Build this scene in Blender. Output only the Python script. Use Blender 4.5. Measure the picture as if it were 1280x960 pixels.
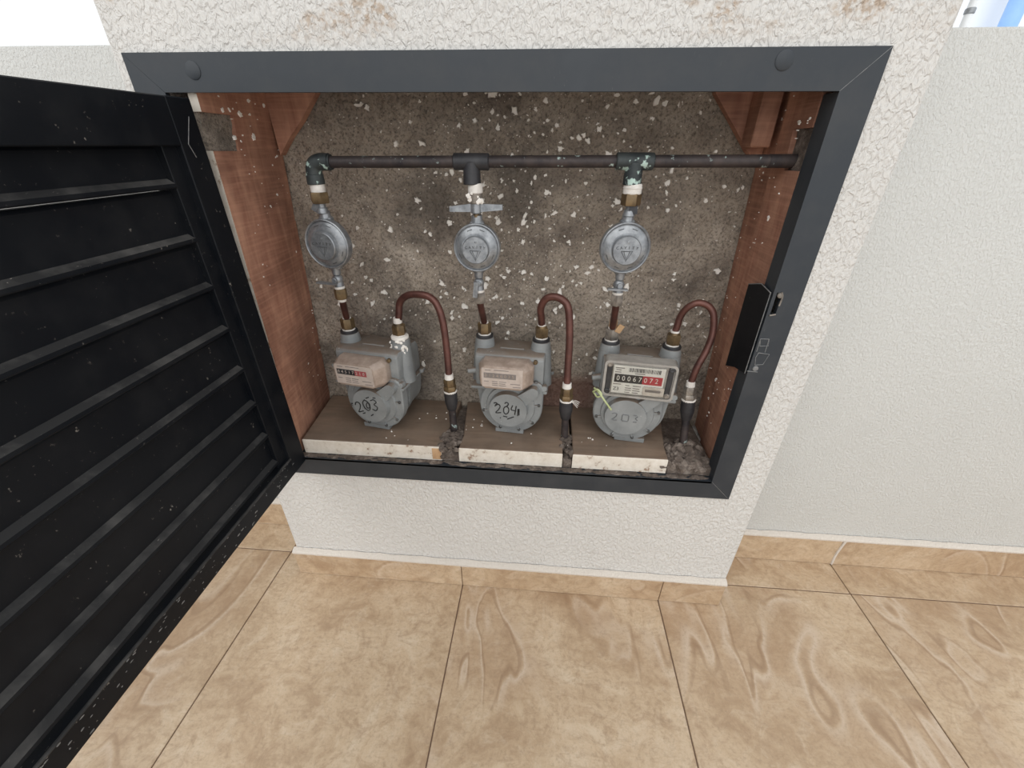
import bpy, bmesh, math, random
from mathutils import Vector, Matrix, noise
R = math.radians
random.seed(7)
for o in list(bpy.data.objects): bpy.data.objects.remove(o)
scene = bpy.context.scene
C = scene.collection

# ------------------------------------------------------------------ camera, sky, exposure
cam_d = bpy.data.cameras.new('camera'); cam = bpy.data.objects.new('camera', cam_d); C.objects.link(cam)
cam_d.sensor_width = 36.0; cam_d.lens = 513.0 / 1280 * 36.0; cam_d.clip_start = 0.01; cam_d.clip_end = 200
_r = Vector((0.99673658, 0.08043887, 0.00676565)); _u = Vector((-0.04539939, 0.48930086, 0.87093258)); _f = Vector((-0.0667464, 0.86839752, -0.49135594))
M4 = Matrix.Identity(4)
for i in range(3):
    M4[i][0] = _r[i]; M4[i][1] = _u[i]; M4[i][2] = -_f[i]
M4.translation = (0.53326, -0.60559, 0.88305)
cam.matrix_world = M4
scene.camera = cam
world = bpy.data.worlds.new('overcast_sky'); scene.world = world; world.use_nodes = True
bg = world.node_tree.nodes['Background']; bg.inputs[0].default_value = (0.95, 0.98, 1.0, 1); bg.inputs[1].default_value = 1.05
sun_d = bpy.data.lights.new('sun_offscreen', 'SUN'); sun_d.energy = 1.1; sun_d.angle = R(80); sun_d.color = (1.0, 0.96, 0.9)
sun = bpy.data.objects.new('sun_offscreen', sun_d); C.objects.link(sun); sun.rotation_euler = (R(52), 0, R(-8))
vs = scene.view_settings; vs.view_transform = 'Standard'; vs.look = 'None'; vs.gamma = 1; vs.use_curve_mapping = False; vs.exposure = 0.1

# ------------------------------------------------------------------ materials
MATS = {}
def nt(name):
    m = bpy.data.materials.new(name); m.use_nodes = True; t = m.node_tree
    MATS[name] = m
    return m, t, t.nodes['Principled BSDF']
def node(t, typ, **kw):
    n = t.nodes.new(typ)
    for k, v in kw.items():
        if k.startswith('_'): setattr(n, k[1:], v)
        else:
            n.inputs[k.replace('__', ' ')].default_value = v
    return n
def ramp(t, src, stops, interp='LINEAR'):
    r = t.nodes.new('ShaderNodeValToRGB'); r.color_ramp.interpolation = interp
    e = r.color_ramp.elements
    while len(e) < len(stops): e.new(0.5)
    for i, (p, c) in enumerate(stops):
        e[i].position = p
        e[i].color = (c, c, c, 1) if isinstance(c, (int, float)) else (*c, 1)
    t.links.new(src, r.inputs[0])
    return r.outputs[0]
def mix(t, fac, a, b, mode='MIX'):
    m = t.nodes.new('ShaderNodeMix'); m.data_type = 'RGBA'; m.blend_type = mode
    for s, v in ((m.inputs[0], fac), (m.inputs[6], a), (m.inputs[7], b)):
        if hasattr(v, 'is_linked'): t.links.new(v, s)
        elif isinstance(v, (int, float)): s.default_value = v
        else: s.default_value = (*v, 1)
    return m.outputs[2]
def math_n(t, op, a, b=0.0):
    m = t.nodes.new('ShaderNodeMath'); m.operation = op
    for s, v in ((m.inputs[0], a), (m.inputs[1], b)):
        if hasattr(v, 'is_linked'): t.links.new(v, s)
        else: s.default_value = v
    return m.outputs[0]
def coords(t, scale=(1, 1, 1), rand=0.0, rot=(0, 0, 0)):
    tc = t.nodes.new('ShaderNodeTexCoord'); mp = t.nodes.new('ShaderNodeMapping')
    mp.inputs['Scale'].default_value = scale; mp.inputs['Rotation'].default_value = rot
    t.links.new(tc.outputs['Object'], mp.inputs['Vector'])
    if rand:
        oi = t.nodes.new('ShaderNodeObjectInfo')
        v = math_n(t, 'MULTIPLY', oi.outputs['Random'], rand)
        cx = t.nodes.new('ShaderNodeCombineXYZ')
        t.links.new(v, cx.inputs[0]); t.links.new(v, cx.inputs[1]); t.links.new(math_n(t, 'MULTIPLY', v, 1.7), cx.inputs[2])
        t.links.new(cx.outputs[0], mp.inputs['Location'])
    return mp.outputs[0]
def noise_n(t, vec, scale, detail=3, rough=0.55, dist=0.0):
    n = node(t, 'ShaderNodeTexNoise', Scale=scale, Detail=detail, Roughness=rough, Distortion=dist)
    t.links.new(vec, n.inputs['Vector']); return n.outputs['Fac']
def voro(t, vec, scale, feature='F1'):
    n = node(t, 'ShaderNodeTexVoronoi', Scale=scale, _feature=feature)
    t.links.new(vec, n.inputs['Vector']); return n.outputs['Distance']
def bump(t, bsdf, h, strength=0.5, dist=0.002, prev=None):
    b = node(t, 'ShaderNodeBump', Strength=strength, Distance=dist)
    t.links.new(h, b.inputs['Height'])
    if prev: t.links.new(prev, b.inputs['Normal'])
    t.links.new(b.outputs[0], bsdf.inputs['Normal']); return b.outputs[0]
def col(t, bsdf, s):
    if hasattr(s, 'is_linked'): t.links.new(s, bsdf.inputs['Base Color'])
    else: bsdf.inputs['Base Color'].default_value = (*s, 1)

def stucco(name, base, sc, stains, rough_=False):
    m, t, b = nt(name); v = coords(t, (1, 1, 0.62))
    n1 = noise_n(t, v, sc, 2.5, 0.5, 0.6); n2 = noise_n(t, v, sc * 3.1, 2)
    lump = ramp(t, n1, [(0.38, 0.0), (0.62, 1.0)])
    h = math_n(t, 'ADD', lump, math_n(t, 'MULTIPLY', n2, 0.35))
    bump(t, b, h, 0.75 if rough_ else 0.65, 0.0022 if rough_ else 0.0014)
    big = noise_n(t, coords(t), 3.2, 4, 0.6)
    c = mix(t, ramp(t, big, [(0.4, 0.0), (0.75, 0.35)]), base, tuple(x * 0.86 for x in base))
    if stains:
        tc = t.nodes.new('ShaderNodeTexCoord'); sx = t.nodes.new('ShaderNodeSeparateXYZ'); t.links.new(tc.outputs['Object'], sx.inputs[0])
        zz = math_n(t, 'SUBTRACT', sx.outputs[2], 0.99)
        zb = ramp(t, zz, [(0.0, 0.0), (0.03, 1.0), (0.12, 0.6), (0.3, 0.0)])
        pn = ramp(t, noise_n(t, coords(t, (1, 1, 2.2)), 6.5, 5, 0.65), [(0.53, 0.0), (0.60, 1.0)])
        f = math_n(t, 'MULTIPLY', zb, pn)
        f = math_n(t, 'MULTIPLY', f, ramp(t, noise_n(t, coords(t, (1, 1, 1), 0.0, (R(31), R(17), R(9))), 150, 2), [(0.4, 1.0), (0.56, 0.15)]))
        c = mix(t, math_n(t, 'MULTIPLY', f, 0.8), c, (0.40, 0.29, 0.20))
        # scuffed dirt line low on the pillar
        zl = ramp(t, sx.outputs[2], [(0.07, 0.0), (0.085, 1.0), (0.12, 1.0), (0.17, 0.0)])
        dn = ramp(t, noise_n(t, coords(t, (0.6, 1, 3)), 14, 5, 0.7), [(0.60, 0.0), (0.68, 1.0)])
        c = mix(t, math_n(t, 'MULTIPLY', math_n(t, 'MULTIPLY', zl, dn), 0.45), c, (0.40, 0.36, 0.32))
    col(t, b, c); b.inputs['Roughness'].default_value = 0.82
stucco('stucco_pillar', (0.66, 0.642, 0.615), 185, True, True)
stucco('stucco_wall', (0.62, 0.62, 0.60), 290, False)
stucco('white_caulk', (0.66, 0.60, 0.535), 260, False)

m, t, b = nt('tile')
v = coords(t, (1, 1, 1), 37.0)
flow = noise_n(t, coords(t, (1.7, 0.8, 1), 37.0, (0, 0, R(16))), 2.2, 2.5, 0.45, 1.3)
cloud = noise_n(t, v, 5.0, 8, 0.72, 0.7)
mott = noise_n(t, v, 24, 7, 0.75, 1.2)
fibre = noise_n(t, coords(t, (0.6, 2.0, 1), 37.0, (0, 0, R(12))), 40, 6, 0.75, 0.8)
fine = noise_n(t, v, 150, 4, 0.7)
patch = noise_n(t, v, 2.3, 3, 0.5, 0.9)
fr = math_n(t, 'FRACT', math_n(t, 'MULTIPLY', flow, 7.0))
lines = ramp(t, fr, [(0.0, 1.0), (0.05, 0.8), (0.11, 0.1), (0.6, 0.0), (0.94, 0.1), (1.0, 0.9)])
pale = ramp(t, fr, [(0.10, 0.0), (0.18, 1.0), (0.34, 0.2), (0.5, 0.0)])
mask = ramp(t, patch, [(0.50, 0.0), (0.60, 1.0)])
c = ramp(t, cloud, [(0.28, (0.33, 0.215, 0.13)), (0.42, (0.465, 0.335, 0.215)), (0.55, (0.555, 0.42, 0.285)), (0.72, (0.65, 0.535, 0.40))])
c = mix(t, ramp(t, mott, [(0.34, 0.55), (0.50, 0.0)]), c, (0.33, 0.215, 0.13))
c = mix(t, ramp(t, mott, [(0.52, 0.0), (0.72, 0.5)]), c, (0.68, 0.57, 0.44))
c = mix(t, ramp(t, fibre, [(0.36, 0.35), (0.50, 0.0)]), c, (0.33, 0.22, 0.135))
c = mix(t, math_n(t, 'MULTIPLY', mask, 0.35), c, (0.36, 0.225, 0.13))
c = mix(t, math_n(t, 'MULTIPLY', math_n(t, 'MULTIPLY', lines, mask), 0.55), c, (0.25, 0.15, 0.085))
c = mix(t, math_n(t, 'MULTIPLY', math_n(t, 'MULTIPLY', pale, mask), 0.55), c, (0.66, 0.55, 0.44))
c = mix(t, ramp(t, fine, [(0.32, 0.35), (0.5, 0.0)]), c, (0.26, 0.175, 0.11))
col(t, b, c); b.inputs['Roughness'].default_value = 0.42
bump(t, b, math_n(t, 'ADD', mott, fibre), 0.22, 0.001)

m, t, b = nt('grout'); col(t, b, (0.17, 0.11, 0.075)); b.inputs['Roughness'].default_value = 0.9
bump(t, b, noise_n(t, coords(t), 300, 2), 0.4, 0.0005)

m, t, b = nt('concrete'); v = coords(t)
a1 = noise_n(t, v, 9, 6, 0.65, 0.3); a2 = noise_n(t, v, 210, 5, 0.75); a3 = noise_n(t, v, 38, 4, 0.6)
c = ramp(t, a1, [(0.30, (0.22, 0.18, 0.15)), (0.45, (0.38, 0.32, 0.263)), (0.60, (0.50, 0.425, 0.35)), (0.75, (0.62, 0.54, 0.46))])
c = mix(t, ramp(t, noise_n(t, coords(t, (1, 1, 1), 0.0, (R(40), R(23), R(11))), 210, 5, 0.75), [(0.36, 0.75), (0.52, 0.0)]), c, (0.085, 0.07, 0.058))
c = mix(t, ramp(t, a3, [(0.60, 0.0), (0.74, 0.45)]), c, (0.40, 0.36, 0.31))
tc = t.nodes.new('ShaderNodeTexCoord'); sx = t.nodes.new('ShaderNodeSeparateXYZ'); t.links.new(tc.outputs['Object'], sx.inputs[0])
soot = ramp(t, noise_n(t, v, 5.5, 5, 0.65), [(0.36, 1.0), (0.50, 0.0)])
c = mix(t, math_n(t, 'MULTIPLY', soot, 0.55), c, (0.055, 0.047, 0.042))
redb = math_n(t, 'MULTIPLY', ramp(t, sx.outputs[2], [(0.45, 1.0), (0.475, 0.0)]), ramp(t, sx.outputs[0], [(0.50, 0.0), (0.54, 1.0), (0.64, 1.0), (0.68, 0.0)]))
c = mix(t, math_n(t, 'MULTIPLY', redb, 0.7), c, (0.17, 0.065, 0.045))
col(t, b, c); b.inputs['Roughness'].default_value = 0.95
bump(t, b, math_n(t, 'ADD', a2, math_n(t, 'MULTIPLY', a3, 1.0)), 1.0, 0.0045)

def wood(name, dark, light, vert, dusty=0.0, paint=0.0):
    m, t, b = nt(name)
    v = coords(t, (26, 26, 4) if vert else (4, 34, 26), 5.0); vo = coords(t, (1, 1, 1), 5.0)
    g = noise_n(t, v, 1.6, 5, 0.62, 0.8); g2 = noise_n(t, vo, 9, 4, 0.6)
    c = ramp(t, g, [(0.30, dark), (0.70, light)])
    c = mix(t, ramp(t, g2, [(0.40, 0.55), (0.58, 0.0)]), c, tuple(x * 0.5 for x in dark))
    saw = noise_n(t, coords(t, (3, 3, 60), 5.0, (R(20), 0, 0)), 4, 2)
    c = mix(t, ramp(t, saw, [(0.45, 0.0), (0.75, 0.22)]), c, tuple(min(1, x * 1.5) for x in light))
    if dusty:
        dn = ramp(t, noise_n(t, vo, 22, 5, 0.7), [(0.35, 0.35), (0.65, 1.0)])
        c = mix(t, math_n(t, 'MULTIPLY', dn, dusty), c, (0.22, 0.17, 0.13))
    col(t, b, c); b.inputs['Roughness'].default_value = 0.72
    bump(t, b, math_n(t, 'ADD', g, math_n(t, 'MULTIPLY', saw, 0.5)), 0.45, 0.0012)
wood('red_wood', (0.29, 0.125, 0.083), (0.53, 0.285, 0.19), True)
wood('shelf_wood', (0.15, 0.098, 0.068), (0.29, 0.20, 0.14), False, 0.6)

m, t, b = nt('chipped_paint'); v = coords(t)
n1 = noise_n(t, v, 55, 5, 0.65)
c = ramp(t, n1, [(0.33, (0.28, 0.17, 0.11)), (0.42, (0.66, 0.60, 0.52)), (0.7, (0.78, 0.73, 0.66))])
col(t, b, c); b.inputs['Roughness'].default_value = 0.85; bump(t, b, n1, 0.6, 0.002)

m, t, b = nt('mortar'); v = coords(t)
n1 = noise_n(t, v, 60, 5, 0.7)
col(t, b, ramp(t, n1, [(0.3, (0.06, 0.046, 0.038)), (0.52, (0.14, 0.11, 0.092)), (0.76, (0.34, 0.29, 0.25))])); b.inputs['Roughness'].default_value = 0.95
bump(t, b, noise_n(t, v, 160, 4, 0.7), 0.9, 0.003)

m, t, b = nt('plaster_fleck'); col(t, b, (0.88, 0.84, 0.79)); b.inputs['Roughness'].default_value = 0.85
bump(t, b, noise_n(t, coords(t), 250, 3), 0.5, 0.001)

def black_paint(name, base, rough, dust, flecks):
    m, t, b = nt(name); v = coords(t)
    d = noise_n(t, v, 14, 5, 0.65); s = noise_n(t, coords(t, (3, 1, 1)), 160, 3, 0.6)
    c = mix(t, ramp(t, d, [(0.45, 0.0), (0.75, dust)]), base, (0.12, 0.115, 0.11))
    fl = math_n(t, 'MULTIPLY', ramp(t, s, [(0.67, 0.0), (0.74, 1.0)]), ramp(t, noise_n(t, v, 18, 3), [(0.45, 0.0), (0.65, 1.0)]))
    c = mix(t, math_n(t, 'MULTIPLY', fl, flecks), c, (0.42, 0.38, 0.34))
    col(t, b, c); t.links.new(ramp(t, d, [(0.3, rough), (0.8, min(1, rough + 0.25))]), b.inputs['Roughness'])
    b.inputs['Specular IOR Level'].default_value = 0.5 if name == 'frame_paint' else 0.22
    bump(t, b, noise_n(t, v, 90, 3), 0.12, 0.001)
black_paint('frame_paint', (0.022, 0.028, 0.036), 0.42, 0.2, 0.1)
black_paint('door_paint', (0.004, 0.0055, 0.0085), 0.40, 0.07, 0.6)
black_paint('dusty_paint', (0.030, 0.030, 0.031), 0.6, 0.9, 0.9)

def metal(name, c0, c1, sc, rough, met, spots=None, b_s=0.2):
    m, t, b = nt(name); v = coords(t, (1, 1, 1), 3.0)
    n1 = noise_n(t, v, sc, 5, 0.65)
    c = ramp(t, n1, [(0.32, c0), (0.66, c1)])
    if spots:
        th, sc2, lc = spots
        c = mix(t, ramp(t, noise_n(t, v, sc2, 4, 0.6), [(th, 0.0), (th + 0.05, 1.0)]), c, lc)
    col(t, b, c); b.inputs['Roughness'].default_value = rough; b.inputs['Metallic'].default_value = met
    bump(t, b, noise_n(t, v, sc * 4, 3), b_s, 0.0008)
metal('dark_pipe', (0.022, 0.020, 0.024), (0.075, 0.058, 0.055), 30, 0.55, 0.3, (0.615, 75, (0.42, 0.52, 0.50)))
metal('green_pipe', (0.020, 0.026, 0.030), (0.055, 0.065, 0.065), 40, 0.55, 0.2, (0.57, 70, (0.46, 0.60, 0.55)))
metal('black_iron', (0.018, 0.018, 0.022), (0.05, 0.05, 0.055), 40, 0.5, 0.2, (0.74, 90, (0.5, 0.48, 0.45)))
metal('copper', (0.070, 0.030, 0.026), (0.165, 0.070, 0.056), 26, 0.42, 0.45, (0.72, 120, (0.3, 0.16, 0.12)))
metal('brass', (0.085, 0.058, 0.034), (0.24, 0.165, 0.085), 50, 0.45, 0.5)
metal('dull_steel', (0.10, 0.09, 0.08), (0.34, 0.30, 0.26), 60, 0.5, 0.4)
metal('cast_zinc', (0.19, 0.20, 0.215), (0.37, 0.385, 0.405), 70, 0.34, 0.55)
metal('zinc_mark', (0.09, 0.095, 0.10), (0.12, 0.125, 0.13), 60, 0.5, 0.3)
metal('teflon', (0.62, 0.58, 0.54), (0.82, 0.79, 0.75), 80, 0.7, 0.0)
metal('screw', (0.05, 0.05, 0.05), (0.16, 0.155, 0.15), 80, 0.5, 0.5)
metal('tan_paper', (0.42, 0.25, 0.13), (0.58, 0.38, 0.22), 60, 0.8, 0.0)
metal('marker_ink', (0.012, 0.012, 0.013), (0.03, 0.03, 0.03), 60, 0.7, 0.0)
metal('faint_ink', (0.12, 0.125, 0.13), (0.17, 0.175, 0.18), 60, 0.7, 0.0)
metal('green_tie', (0.38, 0.44, 0.20), (0.55, 0.60, 0.34), 60, 0.5, 0.0)
metal('label_white', (0.74, 0.72, 0.68), (0.84, 0.82, 0.78), 30, 0.4, 0.0)
metal('label_faded', (0.45, 0.375, 0.33), (0.56, 0.48, 0.43), 60, 0.5, 0.0)
metal('label_black', (0.02, 0.02, 0.022), (0.045, 0.045, 0.048), 60, 0.4, 0.0)
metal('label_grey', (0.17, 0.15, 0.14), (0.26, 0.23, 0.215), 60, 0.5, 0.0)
metal('label_red', (0.42, 0.035, 0.05), (0.52, 0.06, 0.07), 60, 0.4, 0.0)
metal('label_dull_red', (0.30, 0.06, 0.07), (0.38, 0.10, 0.10), 60, 0.4, 0.0)
metal('aged_plastic', (0.27, 0.205, 0.165), (0.44, 0.35, 0.295), 55, 0.35, 0.0)
metal('grey_plastic', (0.26, 0.245, 0.225), (0.38, 0.36, 0.335), 50, 0.3, 0.0)
metal('chrome', (0.6, 0.58, 0.56), (0.8, 0.78, 0.76), 50, 0.25, 0.5)
metal('white_pvc', (0.78, 0.80, 0.82), (0.84, 0.86, 0.88), 20, 0.4, 0.0)
metal('blue_paint', (0.25, 0.45, 0.80), (0.32, 0.52, 0.85), 4, 0.5, 0.0)
metal('far_plaster', (0.80, 0.82, 0.85), (0.86, 0.88, 0.90), 2, 0.8, 0.0)
metal('scratch', (0.13, 0.14, 0.15), (0.27, 0.265, 0.26), 120, 0.5, 0.2)

m, t, b = nt('meter_paint'); v = coords(t, (1, 1, 1), 3.0)
n1 = noise_n(t, v, 28, 5, 0.6)
c = ramp(t, n1, [(0.3, (0.20, 0.212, 0.216)), (0.7, (0.285, 0.297, 0.30))])
ge = t.nodes.new('ShaderNodeNewGeometry'); sp = t.nodes.new('ShaderNodeSeparateXYZ'); t.links.new(ge.outputs['True Normal'], sp.inputs[0])
up = math_n(t, 'MULTIPLY', ramp(t, sp.outputs[2], [(0.55, 0.0), (0.85, 1.0)]), ramp(t, noise_n(t, v, 45, 4, 0.7), [(0.25, 0.55), (0.55, 1.0)]))
c = mix(t, up, c, (0.185, 0.145, 0.115))
chip = ramp(t, noise_n(t, v, 150, 3, 0.6), [(0.70, 0.0), (0.74, 0.7)])
c = mix(t, chip, c, (0.55, 0.54, 0.52))
col(t, b, c); b.inputs['Roughness'].default_value = 0.48; bump(t, b, noise_n(t, v, 220, 3), 0.18, 0.0008)

m, t, b = nt('clear_plastic')
b.inputs['Base Color'].default_value = (0.93, 0.93, 0.91, 1); b.inputs['Roughness'].default_value = 0.06
b.inputs['Transmission Weight'].default_value = 1.0; b.inputs['IOR'].default_value = 1.25

# ------------------------------------------------------------------ mesh helpers
def add_box(bm, x0, x1, y0, y1, z0, z1, bev=0.0, seg=1):
    r = bmesh.ops.create_cube(bm, size=1.0)
    vsx = r['verts']
    for w in vsx:
        w.co = Vector(((x0 + x1) / 2 + w.co.x * (x1 - x0), (y0 + y1) / 2 + w.co.y * (y1 - y0), (z0 + z1) / 2 + w.co.z * (z1 - z0)))
    if bev:
        es = {e for w in vsx for e in w.link_edges}
        bmesh.ops.bevel(bm, geom=list(es), offset=bev, segments=seg, profile=0.5, affect='EDGES')
    return bm
def box(*a, **k): return add_box(bmesh.new(), *a, **k)
def add_prism(bm, pts, axis, a0, a1, scale1=1.0, c=(0, 0)):
    """extrude 2-D outline along an axis; scale1 shrinks the far end about c"""
    def mk(p, a, s):
        u, v = c[0] + (p[0] - c[0]) * s, c[1] + (p[1] - c[1]) * s
        return {'x': (a, u, v), 'y': (u, a, v), 'z': (u, v, a)}[axis]
    A = [bm.verts.new(mk(p, a0, 1.0)) for p in pts]; B = [bm.verts.new(mk(p, a1, scale1)) for p in pts]
    n = len(pts)
    fs = [bm.faces.new(A), bm.faces.new(B[::-1])]
    for i in range(n): fs.append(bm.faces.new((A[i], B[i], B[(i + 1) % n], A[(i + 1) % n])))
    bmesh.ops.recalc_face_normals(bm, faces=fs)
    return bm
def frame_of(d):
    d = Vector(d).normalized(); a = Vector((0, 0, 1)) if abs(d.z) < 0.9 else Vector((1, 0, 0))
    u = d.cross(a).normalized(); return d, u, d.cross(u).normalized()
def add_lathe(bm, prof, org, axis, seg=28, phase=0.0):
    d, u, w = frame_of(axis); org = Vector(org); rings = []
    for r, h in prof:
        if r < 1e-6: rings.append([bm.verts.new(org + d * h)])
        else: rings.append([bm.verts.new(org + d * h + (u * math.cos(phase + 2 * math.pi * i / seg) + w * math.sin(phase + 2 * math.pi * i / seg)) * r) for i in range(seg)])
    fs = []
    for a, b_ in zip(rings, rings[1:]):
        for i in range(seg):
            j = (i + 1) % seg
            if len(a) == 1 and len(b_) == 1: continue
            if len(a) == 1: fs.append(bm.faces.new((a[0], b_[i], b_[j])))
            elif len(b_) == 1: fs.append(bm.faces.new((a[i], b_[0], a[j])))
            else: fs.append(bm.faces.new((a[i], b_[i], b_[j], a[j])))
    if len(rings[0]) > 1: fs.append(bm.faces.new(rings[0]))
    if len(rings[-1]) > 1: fs.append(bm.faces.new(rings[-1]))
    bmesh.ops.recalc_face_normals(bm, faces=fs)
    return bm
def add_cyl(bm, p0, p1, r0, r1=None, seg=24, bev=0.0):
    r1 = r0 if r1 is None else r1
    p0 = Vector(p0); L = (Vector(p1) - p0).length
    if bev: prof = [(0, 0), (r0 - bev, 0), (r0, bev), (r1, L - bev), (r1 - bev, L), (0, L)]
    else: prof = [(r0, 0), (r1, L)]
    return add_lathe(bm, prof, p0, Vector(p1) - p0, seg)
def catmull(pts, k=6):
    pts = [Vector(p) for p in pts]; out = []
    P = [pts[0] * 2 - pts[1]] + pts + [pts[-1] * 2 - pts[-2]]
    for i in range(1, len(P) - 2):
        for j in range(k):
            s = j / k; a, b_, c_, d = P[i - 1], P[i], P[i + 1], P[i + 2]
            out.append(0.5 * ((2 * b_) + (c_ - a) * s + (2 * a - 5 * b_ + 4 * c_ - d) * s * s + (3 * b_ - a - 3 * c_ + d) * s ** 3))
    out.append(pts[-1]); return out
def add_tube(bm, pts, r, seg=16, smooth=6):
    P = catmull(pts, smooth) if smooth and len(pts) > 2 else [Vector(p) for p in pts]
    d, u, w = frame_of(P[1] - P[0]); rings = []
    for i, p in enumerate(P):
        tng = (P[min(i + 1, len(P) - 1)] - P[max(i - 1, 0)]).normalized()
        u = (u - tng * u.dot(tng)).normalized(); w = tng.cross(u)
        rings.append([bm.verts.new(p + (u * math.cos(2 * math.pi * k / seg) + w * math.sin(2 * math.pi * k / seg)) * r) for k in range(seg)])
    fs = []
    for a, b_ in zip(rings, rings[1:]):
        for i in range(seg): fs.append(bm.faces.new((a[i], a[(i + 1) % seg], b_[(i + 1) % seg], b_[i])))
    fs += [bm.faces.new(rings[0]), bm.faces.new(rings[-1])]
    bmesh.ops.recalc_face_normals(bm, faces=fs)
    return bm
def add_blob(bm, c, r, sub=1, sq=(1, 1, 1), seed=0, amp=0.35):
    g = bmesh.ops.create_icosphere(bm, subdivisions=sub, radius=1.0)
    for w in g['verts']:
        k = 1 + amp * noise.noise(w.co * 1.7 + Vector((seed * 3.1, seed * 1.7, seed)))* 1.6
        w.co = Vector((c[0] + w.co.x * r * sq[0] * k, c[1] + w.co.y * r * sq[1] * k, c[2] + w.co.z * r * sq[2] * k))
def hull2(pts):
    pts = sorted(set((round(x, 6), round(y, 6)) for x, y in pts))
    def half(ps):
        o = []
        for p in ps:
            while len(o) > 1 and (o[-1][0] - o[-2][0]) * (p[1] - o[-2][1]) - (o[-1][1] - o[-2][1]) * (p[0] - o[-2][0]) <= 0: o.pop()
            o.append(p)
        return o
    a = half(pts); b_ = half(pts[::-1]); return a[:-1] + b_[:-1]
def circ(cx, cy, r, n=40): return [(cx + r * math.cos(2 * math.pi * i / n), cy + r * math.sin(2 * math.pi * i / n)) for i in range(n)]
def finish(bm, name, mats, smooth=35):
    me = bpy.data.meshes.new(name); bm.to_mesh(me); bm.free()
    for mm in (mats if isinstance(mats, (list, tuple)) else [mats]): me.materials.append(MATS[mm])
    if smooth:
        for p in me.polygons: p.use_smooth = True
        me.set_sharp_from_angle(angle=R(smooth))
    return me
def obj(name, bm, mats, parent=None, world=False, smooth=35, loc=None):
    if world and parent is not None:
        off = parent.matrix_basis.inverted() if parent.parent is None else (parent.parent.matrix_basis @ parent.matrix_basis).inverted()
        bm.transform(off)
    me = bm if isinstance(bm, bpy.types.Mesh) else finish(bm, name, mats, smooth)
    o = bpy.data.objects.new(name, me); C.objects.link(o)
    if parent is not None: o.parent = parent
    if loc: o.location = loc
    return o
def tag(o, label, cat=None, group=None, kind=None):
    o['label'] = label
    if cat: o['category'] = cat
    if group: o['group'] = group
    if kind: o['kind'] = kind
    return o
def thing(name, label, cat, loc=(0, 0, 0), rz=0.0, group=None):
    o = bpy.data.objects.new(name, None); C.objects.link(o); o.location = loc; o.rotation_euler = (0, 0, rz); o.empty_display_size = 0.05
    o.matrix_basis = Matrix.Translation(loc) @ Matrix.Rotation(rz, 4, 'Z')
    return tag(o, label, cat, group)
def struct(name, bm, mats, label, cat, smooth=35, kind='structure'):
    return tag(obj(name, bm, mats, smooth=smooth), label, cat, kind=kind)
def text_mesh(s, size, mat, extr=0.0002, align='CENTER'):
    cu = bpy.data.curves.new('lettering', 'FONT'); cu.body = s; cu.size = size; cu.extrude = extr; cu.align_x = align; cu.align_y = 'CENTER'; cu.resolution_u = 3
    to = bpy.data.objects.new('lettering_source', cu); C.objects.link(to)
    me = bpy.data.meshes.new_from_object(to.evaluated_get(bpy.context.evaluated_depsgraph_get()))
    bpy.data.objects.remove(to); bpy.data.curves.remove(cu)
    me.materials.clear(); me.materials.append(MATS[mat]); return me
def put_text(s, size, mat, parent, loc, rot=(R(90), 0, 0), extr=0.0002, sx=1.0, align='CENTER'):
    o = bpy.data.objects.new('lettering', text_mesh(s, size, mat, extr, align)); C.objects.link(o)
    o.parent = parent; o.location = loc; o.rotation_euler = rot; o.scale = (sx, 1, 1); return o

# ------------------------------------------------------------------ layout (metres; x along wall, y into wall, z up)
XL, XR, YW = -0.0176, 0.959, 0.134        # pillar edges, plane of the low walls
TS = 0.4484; TX = -0.0731; TY = 0.0437    # floor tile pitch and joints
ZS = 0.389                                # shelf top

# ------------------------------------------------------------------ floor
floor = struct('floor', box(-2.4, 3.6, -2.3, 0.30, -0.06, -0.0022), 'grout', 'brown grout bed under the beige floor tiles', 'floor', smooth=0)
g = 0.0012
full = finish(box(-TS / 2 + g, TS / 2 - g, -TS / 2 + g, TS / 2 - g, -0.009, 0.0, bev=0.0009), 'floor_tile', 'tile', 0)
cut = finish(box(-TS / 2 + g, TS / 2 - g, 0, YW - TY - 2 * g, -0.009, 0.0, bev=0.0009), 'floor_tile_cut', 'tile', 0)
for i in range(-5, 8):
    x = TX + (i + 0.5) * TS
    obj('floor_tile', cut, None, floor, loc=(x, TY + g, 0))
    for j in range(5):
        obj('floor_tile', full, None, floor, loc=(x, TY - (j + 0.5) * TS, 0))

# ------------------------------------------------------------------ walls
def wall_low(name, x0, x1, zt, label):
    bm = bmesh.new(); add_box(bm, x0, x1, YW, YW + 0.14, -0.01, zt, bev=0.004, seg=2)
    return struct(name, bm, 'stucco_wall', label, 'wall')
wall_left = wall_low('wall_left', -2.6, XL + 0.01, 1.021, 'low white stucco parapet behind the open black door')
wall_right = wall_low('wall_right', XR - 0.01, 3.8, 1.030, 'low white stucco parapet beside the meter pillar')
bm = bmesh.new()
NX0, NX1, NZ0, NZ1 = 0.030, 0.893, 0.350, 0.985
outer = [(XL, -0.01), (XR, -0.01), (XR, 2.6), (XL, 2.6)]; hole = [(NX0, NZ0), (NX1, NZ0), (NX1, NZ1), (NX0, NZ1)]
rings = {}
for yy in (0.0, 0.30): rings[yy] = ([bm.verts.new((x, yy, z)) for x, z in outer], [bm.verts.new((x, yy, z)) for x, z in hole])
for yy in rings:
    o_, h_ = rings[yy]
    for i in range(4):
        j = (i + 1) % 4; bm.faces.new((o_[i], o_[j], h_[j], h_[i]))
for k in (0, 1):
    for i in range(4):
        j = (i + 1) % 4; a, b_ = rings[0.0][k], rings[0.30][k]; bm.faces.new((a[i], a[j], b_[j], b_[i]))
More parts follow.
